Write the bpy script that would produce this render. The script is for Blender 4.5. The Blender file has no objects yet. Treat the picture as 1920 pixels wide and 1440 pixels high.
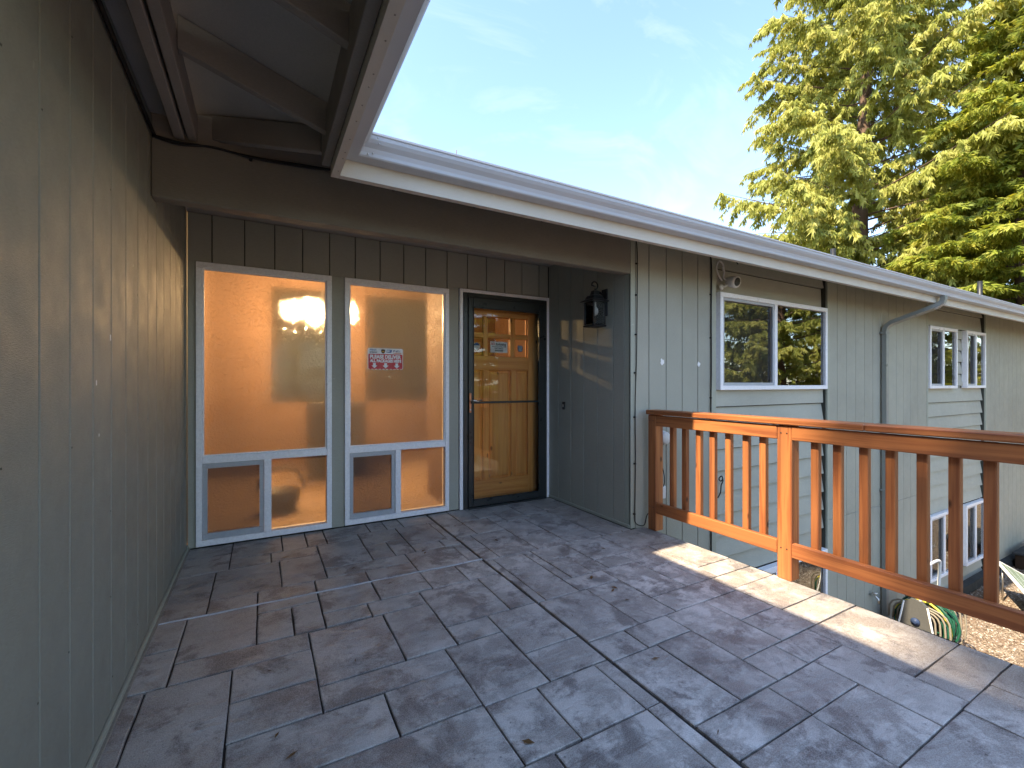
import bpy, bmesh, math, random
import numpy as np
from mathutils import Vector, Matrix

# ------------------------------------------------------------------ camera, sky, sun, exposure
scn = bpy.context.scene
COL = scn.collection
R = math.radians
YAW = 29.21
cam_d = bpy.data.cameras.new('camera')
cam = bpy.data.objects.new('camera', cam_d)
COL.objects.link(cam)
scn.camera = cam
cam.location = (0, 0, 1.24)
cam.rotation_euler = (R(90), 0, R(-YAW))
cam_d.sensor_width = 36
cam_d.lens = 840.5 / 1920 * 36
cam_d.clip_start = 0.02
cam_d.clip_end = 3000

SUN_EL, SUN_AZ = 50.0, 4.5       # azimuth: degrees from -X towards -Y
world = bpy.data.worlds.new('World')
scn.world = world
world.use_nodes = True
wn = world.node_tree
wn.nodes.clear()
w_out = wn.nodes.new('ShaderNodeOutputWorld')
w_bg = wn.nodes.new('ShaderNodeBackground')
w_sky = wn.nodes.new('ShaderNodeTexSky')
w_sky.sky_type = 'NISHITA'
w_sky.sun_disc = False
w_sky.sun_elevation = R(SUN_EL)
w_sky.sun_rotation = R(270 - SUN_AZ)
w_sky.air_density = 1.0
w_sky.dust_density = 0.6
w_sky.ozone_density = 1.3
w_bg.inputs['Strength'].default_value = 0.10
# thin cirrus laid over the sky
tc = wn.nodes.new('ShaderNodeTexCoord')
mp = wn.nodes.new('ShaderNodeMapping')
mp.inputs['Rotation'].default_value = (0.3, 0.25, 0.9)
mp.inputs['Scale'].default_value = (1.0, 2.6, 3.2)
nz = wn.nodes.new('ShaderNodeTexNoise')
nz.inputs['Scale'].default_value = 2.1
nz.inputs['Detail'].default_value = 7
nz.inputs['Roughness'].default_value = 0.60
nz.inputs['Distortion'].default_value = 0.9
rp = wn.nodes.new('ShaderNodeValToRGB')
rp.color_ramp.elements[0].position = 0.50
rp.color_ramp.elements[0].color = (0, 0, 0, 1)
rp.color_ramp.elements[1].position = 0.80
rp.color_ramp.elements[1].color = (0.30, 0.30, 0.30, 1)
mixc = wn.nodes.new('ShaderNodeMix')
mixc.data_type = 'RGBA'
mixc.inputs['B'].default_value = (3.0, 3.1, 3.3, 1)
wn.links.new(tc.outputs['Generated'], mp.inputs['Vector'])
wn.links.new(mp.outputs['Vector'], nz.inputs['Vector'])
wn.links.new(nz.outputs['Fac'], rp.inputs['Fac'])
wn.links.new(rp.outputs['Color'], mixc.inputs['Factor'])
wn.links.new(w_sky.outputs['Color'], mixc.inputs['A'])
wn.links.new(mixc.outputs['Result'], w_bg.inputs['Color'])
wn.links.new(w_bg.outputs['Background'], w_out.inputs['Surface'])

sun_d = bpy.data.lights.new('sun', 'SUN')
sun_d.energy = 2.5
sun_d.angle = R(0.8)
sun_d.color = (1.0, 0.83, 0.60)
sun = bpy.data.objects.new('sun', sun_d)
COL.objects.link(sun)
ce = math.cos(R(SUN_EL))
to_sun = Vector((-ce * math.cos(R(SUN_AZ)), -ce * math.sin(R(SUN_AZ)), math.sin(R(SUN_EL))))
sun.rotation_euler = to_sun.to_track_quat('Z', 'Y').to_euler()
sun.location = (-20, -2, 30)

scn.view_settings.view_transform = 'Standard'
scn.view_settings.look = 'None'
scn.view_settings.gamma = 1.0
scn.view_settings.use_curve_mapping = False
scn.view_settings.exposure = 2.5
scn.cycles.use_denoising = True
scn.cycles.max_bounces = 10
scn.cycles.diffuse_bounces = 5
scn.cycles.glossy_bounces = 4
scn.cycles.transmission_bounces = 6
scn.cycles.transparent_max_bounces = 16
scn.cycles.sample_clamp_indirect = 6
scn.cycles.caustics_reflective = False
scn.cycles.caustics_refractive = False

# ------------------------------------------------------------------ materials
class NT:
    def __init__(s, name, rough=0.6, spec=0.3):
        s.m = bpy.data.materials.new(name)
        s.m.use_nodes = True
        s.t = s.m.node_tree
        s.b = s.t.nodes['Principled BSDF']
        s.out = s.t.nodes['Material Output']
        s.b.inputs['Roughness'].default_value = rough
        s.b.inputs['Specular IOR Level'].default_value = spec
    def n(s, kind, **kw):
        nd = s.t.nodes.new('ShaderNode' + kind)
        for k, v in kw.items():
            if k in nd.inputs: nd.inputs[k].default_value = v
            else: setattr(nd, k, v)
        return nd
    def l(s, a, b): s.t.links.new(a, b)
    def coords(s, kind='Object', scale=(1, 1, 1), rnd=0.0, rot=(0, 0, 0)):
        t = s.n('TexCoord')
        src = t.outputs['Object'] if kind == 'Object' else s.n('NewGeometry').outputs['Position']
        if rnd:
            oi = s.n('ObjectInfo')
            mu = s.n('Math', operation='MULTIPLY'); s.l(oi.outputs['Random'], mu.inputs[0]); mu.inputs[1].default_value = rnd
            ad = s.n('VectorMath', operation='ADD'); s.l(src, ad.inputs[0])
            cb = s.n('CombineXYZ'); s.l(mu.outputs[0], cb.inputs[0]); s.l(mu.outputs[0], cb.inputs[1]); s.l(mu.outputs[0], cb.inputs[2])
            s.l(cb.outputs[0], ad.inputs[1]); src = ad.outputs[0]
        mpn = s.n('Mapping'); mpn.inputs['Scale'].default_value = scale; mpn.inputs['Rotation'].default_value = rot
        s.l(src, mpn.inputs['Vector'])
        return mpn.outputs['Vector']
    def noise(s, vec, scale, detail=4, rough=0.55, dist=0.0):
        nd = s.n('TexNoise'); nd.inputs['Scale'].default_value = scale; nd.inputs['Detail'].default_value = detail
        nd.inputs['Roughness'].default_value = rough; nd.inputs['Distortion'].default_value = dist
        s.l(vec, nd.inputs['Vector']); return nd.outputs['Fac']
    def ramp(s, fac, stops):
        r = s.n('ValToRGB'); e = r.color_ramp.elements
        while len(e) < len(stops): e.new(0.5)
        for i, (p, c) in enumerate(stops):
            e[i].position = p
            e[i].color = (c, c, c, 1) if isinstance(c, (int, float)) else (*c, 1)
        s.l(fac, r.inputs['Fac']); return r.outputs['Color']
    def mix(s, fac, a, b, mode='MIX'):
        m = s.n('Mix', data_type='RGBA', blend_type=mode)
        for k, v in (('Factor', fac), ('A', a), ('B', b)):
            if isinstance(v, (int, float)): m.inputs[k].default_value = v
            elif isinstance(v, tuple): m.inputs[k].default_value = (*v, 1)
            else: s.l(v, m.inputs[k])
        return m.outputs['Result']
    def bump(s, h, strength, dist=0.01, prev=None):
        b = s.n('Bump'); b.inputs['Strength'].default_value = strength; b.inputs['Distance'].default_value = dist
        s.l(h, b.inputs['Height'])
        if prev is not None: s.l(prev, b.inputs['Normal'])
        return b.outputs['Normal']
    def color(s, c): s.l(c, s.b.inputs['Base Color']) if not isinstance(c, tuple) else setattr(s.b.inputs['Base Color'], 'default_value', (*c, 1))
    def normal(s, n): s.l(n, s.b.inputs['Normal'])
    def rough(s, r): s.l(r, s.b.inputs['Roughness'])

def paint(name, base, rough=0.6, vary=0.10, grain=(1, 1, 1), bump=0.15, spec=0.3, speck=True, fmix=0.35):
    k = NT(name, rough, spec)
    wv = k.coords('World')
    big = k.noise(wv, 1.3, 5)
    lo = tuple(c * (1 - vary) for c in base); hi = tuple(min(1, c * (1 + vary)) for c in base)
    c = k.ramp(big, [(0.35, lo), (0.65, hi)])
    g = k.coords('World', scale=grain)
    fine = k.noise(g, 60, 4, 0.65)
    c = k.mix(fmix, c, k.ramp(fine, [(0.3, tuple(x * 0.75 for x in base)), (0.7, tuple(x * 1.2 for x in base))]))
    if speck:
        sp = k.noise(wv, 22, 3, 0.5)
        c = k.mix(k.ramp(sp, [(0.74, 0.0), (0.80, 0.35)]), c, tuple(min(1, x * 1.6 + 0.05) for x in base))
    k.color(c)
    rr = k.ramp(k.noise(wv, 9, 4), [(0.3, rough - 0.1), (0.7, min(1, rough + 0.12))]); k.rough(rr)
    k.normal(k.bump(fine, bump, 0.004))
    return k.m

M = {}
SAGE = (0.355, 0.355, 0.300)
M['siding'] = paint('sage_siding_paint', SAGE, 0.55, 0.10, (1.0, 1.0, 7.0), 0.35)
M['siding_shaded'] = paint('sage_siding_shade_tone', (0.262, 0.264, 0.225), 0.5, 0.16, (1.0, 1.0, 9.0), 0.6, fmix=0.55)  # same sage siding, with the side wall's shade darkened into the colour
M['siding_h'] = paint('sage_lap_paint', (0.41, 0.412, 0.355), 0.55, 0.09, (0.5, 0.5, 6.0), 0.25)
M['trim'] = paint('sage_trim_paint', (0.36, 0.375, 0.31), 0.5, 0.08, (3, 3, 1), 0.15)
M['beam'] = paint('brown_grey_beam_paint', (0.200, 0.186, 0.158), 0.55, 0.14, (0.6, 3, 3), 0.3)
M['rafter'] = paint('brown_grey_rafter_paint', (0.27, 0.242, 0.215), 0.6, 0.18, (1, 4, 4), 0.4)
M['soffit'] = paint('grey_soffit_paint', (0.44, 0.405, 0.37), 0.7, 0.12, (2, 2, 2), 0.3)
M['backer'] = paint('dark_groove_paint', (0.055, 0.057, 0.047), 0.8, 0.1)
M['fascia'] = paint('cream_fascia_paint', (0.62, 0.585, 0.52), 0.45, 0.06, (0.4, 0.4, 5), 0.04, fmix=0.12)
M['gutter'] = paint('white_gutter_enamel', (0.50, 0.52, 0.56), 0.48, 0.03, (0.3, 6, 6), 0.0, spec=0.5, speck=False, fmix=0.05)
M['vinyl'] = paint('white_vinyl', (0.87, 0.87, 0.90), 0.35, 0.04, (1, 1, 1), 0.03, spec=0.4, speck=False)
M['grey_alu'] = paint('grey_aluminium', (0.42, 0.44, 0.47), 0.35, 0.05, (1, 1, 1), 0.03, spec=0.5, speck=False)
M['storm'] = paint('dark_green_grey_enamel', (0.022, 0.027, 0.028), 0.35, 0.1, (1, 1, 1), 0.05, spec=0.5, speck=False)
M['black_metal'] = paint('black_metal', (0.013, 0.015, 0.017), 0.42, 0.2, (1, 1, 1), 0.15, spec=0.5, speck=False)
M['cable'] = paint('black_cable', (0.012, 0.012, 0.013), 0.5, 0.1, speck=False)
M['white_plastic'] = paint('white_plastic', (0.70, 0.70, 0.69), 0.4, 0.04, speck=False, bump=0.02)
M['grey_plastic'] = paint('grey_plastic', (0.09, 0.09, 0.085), 0.45, 0.08, speck=False, bump=0.03)
M['cream_plastic'] = paint('cream_plastic', (0.24, 0.21, 0.16), 0.45, 0.08, speck=False, bump=0.03)
M['blue_plastic'] = paint('blue_plastic', (0.03, 0.05, 0.11), 0.4, 0.1, speck=False)
M['hose_green'] = paint('green_hose', (0.012, 0.075, 0.045), 0.4, 0.2, speck=False)
M['hose_yellow'] = paint('yellow_hose', (0.62, 0.50, 0.05), 0.4, 0.1, speck=False)
M['flashing'] = paint('black_membrane', (0.025, 0.028, 0.032), 0.7, 0.2, speck=False)
M['roofing'] = paint('dark_shingle', (0.07, 0.065, 0.06), 0.9, 0.3, (1, 1, 1), 0.5)
M['peach'] = paint('peach_wall_paint', (0.160, 0.088, 0.048), 0.7, 0.05, speck=False, bump=0.05)
M['dark_wood'] = paint('dark_furniture_wood', (0.030, 0.018, 0.012), 0.5, 0.2, (1, 1, 6), speck=False)
M['carpet'] = paint('tan_carpet', (0.32, 0.22, 0.14), 0.95, 0.1, speck=False)
M['curtain'] = paint('pale_curtain', (0.22, 0.23, 0.22), 0.9, 0.15, speck=False)
M['room_dark'] = paint('dim_room_paint', (0.11, 0.11, 0.10), 0.9, 0.1, speck=False)
M['downspout'] = paint('sage_downspout_enamel', (0.235, 0.245, 0.225), 0.35, 0.08, (5, 5, 1), 0.05, spec=0.5)
M['white_print'] = paint('white_print', (0.80, 0.81, 0.82), 0.4, 0.02, speck=False, bump=0.0)
M['red_print'] = paint('red_print', (0.52, 0.018, 0.030), 0.35, 0.04, speck=False, bump=0.0)
M['black_print'] = paint('black_print', (0.012, 0.012, 0.014), 0.5, 0.02, speck=False, bump=0.0)
M['blue_print'] = paint('blue_print', (0.02, 0.09, 0.30), 0.5, 0.02, speck=False, bump=0.0)
M['brown_print'] = paint('brown_print', (0.07, 0.035, 0.012), 0.5, 0.02, speck=False, bump=0.0)
M['gold_print'] = paint('gold_print', (0.62, 0.34, 0.04), 0.5, 0.02, speck=False, bump=0.0)
M['orange_print'] = paint('orange_print', (0.62, 0.17, 0.02), 0.5, 0.02, speck=False, bump=0.0)
M['purple_print'] = paint('purple_print', (0.06, 0.02, 0.16), 0.5, 0.02, speck=False, bump=0.0)

def metal(name, c, rough=0.3):
    k = NT(name, rough, 0.5); k.color(c); k.b.inputs['Metallic'].default_value = 1.0
    k.rough(k.ramp(k.noise(k.coords('World'), 60, 3), [(0.3, rough * 0.8), (0.7, rough * 1.5)]))
    return k.m
M['copper'] = metal('aged_copper', (0.42, 0.20, 0.12), 0.35)
M['steel'] = metal('brushed_nickel', (0.62, 0.61, 0.58), 0.3)

def wood(name, c1, c2, axis, knots=False, rough=0.45, fine=1.0, dark=.55):
    k = NT(name, rough, 0.4)
    sc = [36 * fine] * 3; sc[axis] = 1.1
    v = k.coords('Object', scale=tuple(sc), rnd=31.0)
    a = k.noise(v, 1.0, 6, 0.62, 0.6)
    sc2 = [7] * 3; sc2[axis] = 0.5
    b = k.noise(k.coords('Object', scale=tuple(sc2), rnd=17.0), 1.0, 3, 0.5, 1.2)
    c = k.ramp(a, [(0.40, c1), (0.55, c2)])
    c = k.mix(k.ramp(b, [(0.35, 0.0), (0.7, dark)]), c, tuple(x * 0.62 for x in c1))
    oi = k.n('ObjectInfo')
    c = k.mix(k.ramp(oi.outputs['Random'], [(0.0, 0.0), (1.0, dark * .55)]), c, tuple(x * 0.65 for x in c2))
    if knots:
        vo = k.n('TexVoronoi'); vo.inputs['Scale'].default_value = 1.0
        s3 = [7.0] * 3; s3[axis] = 3.2
        k.l(k.coords('Object', scale=tuple(s3), rnd=9.0), vo.inputs['Vector'])
        c = k.mix(k.ramp(vo.outputs['Distance'], [(0.045, 0.9), (0.10, 0.0)]), c, tuple(x * 0.12 for x in c1))
    k.color(c)
    k.normal(k.bump(a, 0.25, 0.003))
    k.rough(k.ramp(b, [(0.3, rough - 0.08), (0.7, rough + 0.15)]))
    return k.m
for ax, nm in enumerate('xyz'):
    M['cedar_' + nm] = wood('stained_cedar_' + nm, (0.27, 0.085, 0.030), (0.47, 0.175, 0.058), ax, True)
    M['pine_' + nm] = wood('varnished_pine_' + nm, (0.80, 0.27, 0.050), (0.95, 0.41, 0.095), ax, True, 0.4, dark=.2)

def stone_mat():
    k = NT('stamped_concrete_stone', 0.55, 0.35)
    w = k.coords('World', rnd=5.0)
    a = k.noise(w, 2.3, 9, 0.70, 0.2)
    base = k.ramp(a, [(0.28, (0.175, 0.148, 0.138)), (0.50, (0.395, 0.368, 0.335)), (0.68, (0.575, 0.548, 0.505))])
    oi = k.n('ObjectInfo')
    base = k.mix(k.ramp(oi.outputs['Random'], [(0.0, 0.0), (1.0, 0.22)]), base, (0.19, 0.165, 0.16))
    w2 = k.coords('World')
    # paler towards the open side of the terrace; darker and browner under the roof
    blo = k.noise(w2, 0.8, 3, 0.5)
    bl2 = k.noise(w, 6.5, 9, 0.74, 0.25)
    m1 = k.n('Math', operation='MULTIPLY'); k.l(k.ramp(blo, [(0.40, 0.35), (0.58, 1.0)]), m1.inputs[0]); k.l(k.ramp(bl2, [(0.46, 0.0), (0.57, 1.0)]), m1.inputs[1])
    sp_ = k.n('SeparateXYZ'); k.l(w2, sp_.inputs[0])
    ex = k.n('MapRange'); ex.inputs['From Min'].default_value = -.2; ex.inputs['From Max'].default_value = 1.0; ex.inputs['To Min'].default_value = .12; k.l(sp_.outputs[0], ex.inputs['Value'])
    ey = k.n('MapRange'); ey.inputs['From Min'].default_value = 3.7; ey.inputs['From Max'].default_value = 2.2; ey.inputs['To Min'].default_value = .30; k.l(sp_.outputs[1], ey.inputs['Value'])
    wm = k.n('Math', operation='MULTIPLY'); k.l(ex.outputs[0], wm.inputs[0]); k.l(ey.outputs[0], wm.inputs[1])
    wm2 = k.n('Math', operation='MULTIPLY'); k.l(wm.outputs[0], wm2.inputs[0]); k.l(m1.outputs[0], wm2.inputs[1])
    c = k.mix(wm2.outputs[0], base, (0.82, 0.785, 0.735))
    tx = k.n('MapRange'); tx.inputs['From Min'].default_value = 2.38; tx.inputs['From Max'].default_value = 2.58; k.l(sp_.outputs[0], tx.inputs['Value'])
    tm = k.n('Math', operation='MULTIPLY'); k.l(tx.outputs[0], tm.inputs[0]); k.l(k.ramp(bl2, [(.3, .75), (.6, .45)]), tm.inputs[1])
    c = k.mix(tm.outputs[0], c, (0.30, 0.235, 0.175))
    dk = k.noise(w, 4.4, 8, 0.70, 0.35)
    c = k.mix(k.ramp(dk, [(0.51, 0.0), (0.60, 0.85)]), c, (0.125, 0.100, 0.088))
    fs = k.noise(w2, 260, 2, 0.6)
    c = k.mix(0.34, c, k.ramp(fs, [(0.35, (0.07, 0.062, 0.06)), (0.65, (0.62, 0.60, 0.59))]))
    vd = k.n('TexVoronoi'); vd.inputs['Scale'].default_value = 13.0; k.l(w2, vd.inputs['Vector'])
    c = k.mix(k.ramp(vd.outputs['Distance'], [(0.035, 0.55), (0.07, 0.0)]), c, (0.05, 0.045, 0.045))
    k.color(c)
    st = k.noise(k.coords('World', scale=(1.0, 2.4, 1), rnd=8.0, rot=(0, 0, 0.5)), 3.6, 8, 0.62, 0.9)
    n1 = k.bump(st, 0.55, 0.030)
    n2 = k.bump(bl2, 0.35, 0.012, n1)
    k.normal(k.bump(fs, 0.22, 0.002, n2))
    k.rough(k.ramp(a, [(0.3, 0.42), (0.7, 0.68)]))
    return k.m
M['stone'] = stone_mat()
def concrete(name, base, sc=3.0):
    k = NT(name, 0.85, 0.25); w = k.coords('World')
    a = k.noise(w, sc, 7, 0.65, 0.3); f = k.noise(w, 180, 2)
    c = k.ramp(a, [(0.3, tuple(x * 0.55 for x in base)), (0.7, tuple(min(1, x * 1.3) for x in base))])
    c = k.mix(0.3, c, k.ramp(f, [(0.3, tuple(x * 0.5 for x in base)), (0.7, tuple(min(1, x * 1.5) for x in base))]))
    k.color(c); k.normal(k.bump(f, 0.3, 0.004, k.bump(a, 0.5, 0.02)))
    return k.m
M['joint'] = concrete('dark_joint', (0.060, 0.056, 0.055), 8)
M['slab'] = concrete('weathered_concrete', (0.27, 0.25, 0.215), 4)
M['sealant'] = concrete('pale_joint_sealant', (0.52, 0.53, 0.56), 6)

def gravel_ground():
    k = NT('pea_gravel_bed', 0.9, 0.2); w = k.coords('World')
    v = k.n('TexVoronoi'); v.inputs['Scale'].default_value = 34; k.l(w, v.inputs['Vector'])
    sat = k.ramp(k.n('SeparateColor').outputs[0] if False else v.outputs['Color'], [(0.0, (0.13, 0.10, 0.07)), (0.5, (0.23, 0.18, 0.135)), (1.0, (0.36, 0.31, 0.25))])
    big = k.noise(w, 1.1, 4)
    c = k.mix(k.ramp(big, [(0.42, 0.0), (0.62, 0.6)]), sat, (0.16, 0.095, 0.06))
    k.color(c); k.normal(k.bump(v.outputs['Distance'], 0.8, 0.02))
    return k.m
M['gravel'] = gravel_ground()
def pebble():
    k = NT('pebble', 0.8, 0.25)
    at = k.n('Attribute', attribute_name='tint')
    c = k.ramp(at.outputs['Fac'], [(0.0, (0.08, 0.055, 0.04)), (0.35, (0.21, 0.16, 0.11)), (0.7, (0.32, 0.26, 0.20)), (1.0, (0.45, 0.41, 0.36))])
    k.color(c); return k.m
M['pebble'] = pebble()

def leaf(name, dark, mid, tip, trans=0.45):
    k = NT(name, 0.55, 0.25)
    at = k.n('Attribute', attribute_name='tint')
    c = k.ramp(at.outputs['Fac'], [(0.0, dark), (0.5, mid), (1.0, tip)])
    k.color(c)
    tr = k.n('BsdfTranslucent'); k.l(k.mix(1.0, c, (1.0, 0.92, 0.45), 'MULTIPLY'), tr.inputs['Color'])
    mx = k.n('MixShader'); mx.inputs[0].default_value = trans
    k.l(k.b.outputs[0], mx.inputs[1]); k.l(tr.outputs[0], mx.inputs[2]); k.l(mx.outputs[0], k.out.inputs['Surface'])
    return k.m
M['leaf_cedar'] = leaf('cedar_foliage', (0.15, 0.19, 0.045), (0.40, 0.43, 0.10), (0.60, 0.58, 0.20))
M['leaf_bright'] = leaf('bright_conifer_foliage', (0.09, 0.15, 0.024), (0.29, 0.34, 0.05), (0.54, 0.50, 0.09))
M['leaf_dark'] = leaf('dark_foliage', (0.022, 0.036, 0.012), (0.045, 0.065, 0.018), (0.09, 0.10, 0.028), 0.3)
M['bark'] = paint('brown_bark', (0.15, 0.10, 0.075), 0.9, 0.3, (5, 5, 0.6), 0.8, speck=False)

# glass
def clear_glass():
    k = NT('window_glass'); t = k.t
    gl = k.n('BsdfGlossy'); gl.inputs['Roughness'].default_value = 0.012; gl.inputs['Color'].default_value = (0.95, 0.97, 0.96, 1)
    tr = k.n('BsdfTransparent'); tr.inputs['Color'].default_value = (0.82, 0.86, 0.85, 1)
    fr = k.n('Fresnel'); fr.inputs['IOR'].default_value = 3.6
    wv = k.noise(k.coords('World'), 1.6, 2)
    nb = k.bump(wv, 0.12, 0.02); k.l(nb, gl.inputs['Normal'])
    mx = k.n('MixShader'); k.l(fr.outputs[0], mx.inputs[0]); k.l(tr.outputs[0], mx.inputs[1]); k.l(gl.outputs[0], mx.inputs[2])
    k.l(mx.outputs[0], k.out.inputs['Surface']); return k.m
M['glass'] = clear_glass()
def thin_glass():
    k = NT('storm_door_glass')
    gl = k.n('BsdfGlossy'); gl.inputs['Roughness'].default_value = 0.01
    tr = k.n('BsdfTransparent'); tr.inputs['Color'].default_value = (0.93, 0.94, 0.93, 1)
    fr = k.n('Fresnel'); fr.inputs['IOR'].default_value = 1.5
    mx = k.n('MixShader'); k.l(fr.outputs[0], mx.inputs[0]); k.l(tr.outputs[0], mx.inputs[1]); k.l(gl.outputs[0], mx.inputs[2])
    k.l(mx.outputs[0], k.out.inputs['Surface']); return k.m
M['door_glass'] = thin_glass()
def hammered(name, tint, clear=0.14, rough=0.16):
    k = NT(name)
    w = k.coords('World', scale=(1, 1, 1))
    h1 = k.noise(w, 48, 3, 0.6, 1.4)
    vo = k.n('TexVoronoi', feature='SMOOTH_F1'); vo.inputs['Scale'].default_value = 60; k.l(w, vo.inputs['Vector'])
    nb = k.bump(vo.outputs['Distance'], 0.45, 0.012, k.bump(h1, 0.7, 0.018))
    rf = k.n('BsdfRefraction'); rf.inputs['IOR'].default_value = 1.07; rf.inputs['Roughness'].default_value = rough; rf.inputs['Color'].default_value = (*tint, 1); k.l(nb, rf.inputs['Normal'])
    gl = k.n('BsdfGlossy'); gl.inputs['Roughness'].default_value = 0.16; k.l(nb, gl.inputs['Normal'])
    tr = k.n('BsdfTransparent'); tr.inputs['Color'].default_value = (*tint, 1)
    tl = k.n('BsdfTranslucent'); tl.inputs['Color'].default_value = (*tuple(0.8 * x for x in tint), 1)
    a = k.n('MixShader'); a.inputs[0].default_value = clear; k.l(rf.outputs[0], a.inputs[1]); k.l(tr.outputs[0], a.inputs[2])
    b = k.n('MixShader'); b.inputs[0].default_value = 0.05; k.l(a.outputs[0], b.inputs[1]); k.l(tl.outputs[0], b.inputs[2])
    fr = k.n('Fresnel'); fr.inputs['IOR'].default_value = 1.45; k.l(nb, fr.inputs['Normal'])
    c = k.n('MixShader'); k.l(fr.outputs[0], c.inputs[0]); k.l(b.outputs[0], c.inputs[1]); k.l(gl.outputs[0], c.inputs[2])
    k.l(c.outputs[0], k.out.inputs['Surface']); return k.m
M['hammered'] = hammered('hammered_glass', (0.98, 0.97, 0.95), .52, .28)
def screen_mat(clear=.86):
    k = NT('insect_screen', 0.8)
    k.color((0.06, 0.06, 0.065))
    tr = k.n('BsdfTransparent')
    mx = k.n('MixShader'); mx.inputs[0].default_value = clear
    k.l(k.b.outputs[0], mx.inputs[1]); k.l(tr.outputs[0], mx.inputs[2]); k.l(mx.outputs[0], k.out.inputs['Surface']); return k.m
M['screen'] = screen_mat()
M['dense_screen'] = screen_mat(.50)
def emit(name, c, s):
    k = NT(name); k.color(c); k.b.inputs['Emission Color'].default_value = (*c, 1); k.b.inputs['Emission Strength'].default_value = s
    return k.m
def bulb_glass():
    k = NT('lit_bulb'); e = k.n('Emission'); e.inputs['Color'].default_value = (1.0, 0.70, 0.36, 1); e.inputs['Strength'].default_value = 12
    t = k.n('BsdfTransparent'); m = k.n('MixShader'); m.inputs[0].default_value = .5
    k.l(t.outputs[0], m.inputs[1]); k.l(e.outputs[0], m.inputs[2]); k.l(m.outputs[0], k.out.inputs['Surface']); return k.m
M['bulb_lit'] = bulb_glass()
def solar():
    k = NT('solar_cells', 0.35, 0.15)
    w = k.coords('Object')
    br = k.n('TexBrick'); br.offset = 0.0; br.inputs['Scale'].default_value = 1.0
    br.inputs['Mortar Size'].default_value = 0.004; br.inputs['Brick Width'].default_value = 0.11; br.inputs['Row Height'].default_value = 0.11
    br.inputs['Color1'].default_value = (0.07, 0.10, 0.03, 1); br.inputs['Color2'].default_value = (0.09, 0.12, 0.045, 1); br.inputs['Mortar'].default_value = (0.6, 0.62, 0.6, 1)  # green tone paints the trees' reflection into the cell colour
    k.l(w, br.inputs['Vector']); k.color(br.outputs['Color']); return k.m
M['solar'] = solar()

# ------------------------------------------------------------------ object helpers
WL = {}          # world location of every object made
def wl(o): return WL.get(o.name, Vector((0, 0, 0))) if o else Vector((0, 0, 0))
def link(name, mesh, parent=None, loc=(0, 0, 0), rot=None):
    o = bpy.data.objects.new(name, mesh)
    COL.objects.link(o)
    loc = Vector(loc)
    if parent is not None:
        o.parent = parent
        o.location = loc - wl(parent)
    else:
        o.location = loc
    if rot: o.rotation_euler = rot
    WL[o.name] = loc
    return o
def tag(o, label=None, cat=None, group=None, kind=None):
    if label: o['label'] = label
    if cat: o['category'] = cat
    if group: o['group'] = group
    if kind: o['kind'] = kind
    return o
def thing(name, label, cat, loc=(0, 0, 0), group=None):
    return tag(link(name, None, None, loc), label, cat, group)
def from_bm(bm, name, mat, smooth=False):
    me = bpy.data.meshes.new(name); bm.to_mesh(me); bm.free()
    if mat: me.materials.append(mat)
    if smooth:
        for p in me.polygons: p.use_smooth = True
    return me
BOXC = {}
def box_mesh(dx, dy, dz, mat, bev):
    key = (round(dx, 4), round(dy, 4), round(dz, 4), mat.name, bev)
    if key not in BOXC:
        bm = bmesh.new(); bmesh.ops.create_cube(bm, size=1)
        bmesh.ops.scale(bm, vec=(dx, dy, dz), verts=bm.verts)
        if bev: bmesh.ops.bevel(bm, geom=bm.edges[:], offset=min(bev, 0.45 * min(dx, dy, dz)), segments=1, affect='EDGES')
        BOXC[key] = from_bm(bm, 'box', mat)
    return BOXC[key]
def box(name, x0, x1, y0, y1, z0, z1, mat, parent=None, bev=0.0):
    me = box_mesh(x1 - x0, y1 - y0, z1 - z0, mat, bev)
    return link(name, me, parent, ((x0 + x1) / 2, (y0 + y1) / 2, (z0 + z1) / 2))
def bars(name, boxes, mat, parent=None, bev=0.0, loc=None):
    """several boxes (world coordinates) as one mesh"""
    bm = bmesh.new()
    c = Vector(loc) if loc is not None else Vector(((boxes[0][0] + boxes[0][1]) / 2, (boxes[0][2] + boxes[0][3]) / 2, (boxes[0][4] + boxes[0][5]) / 2))
    for (x0, x1, y0, y1, z0, z1) in boxes:
        r = bmesh.ops.create_cube(bm, size=1)
        vs = r['verts']
        bmesh.ops.scale(bm, vec=(x1 - x0, y1 - y0, z1 - z0), verts=vs)
        bmesh.ops.translate(bm, vec=Vector(((x0 + x1) / 2, (y0 + y1) / 2, (z0 + z1) / 2)) - c, verts=vs)
    if bev: bmesh.ops.bevel(bm, geom=bm.edges[:], offset=bev, segments=1, affect='EDGES')
    return link(name, from_bm(bm, name, mat), parent, c)
def poly(name, verts, faces, mat, parent=None, loc=None, smooth=False):
    c = Vector(loc) if loc is not None else sum((Vector(v) for v in verts), Vector()) / len(verts)
    me = bpy.data.meshes.new(name)
    me.from_pydata([tuple(Vector(v) - c) for v in verts], [], faces)
    me.materials.append(mat); me.update()
    if smooth:
        for p in me.polygons: p.use_smooth = True
    return link(name, me, parent, c)
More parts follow.
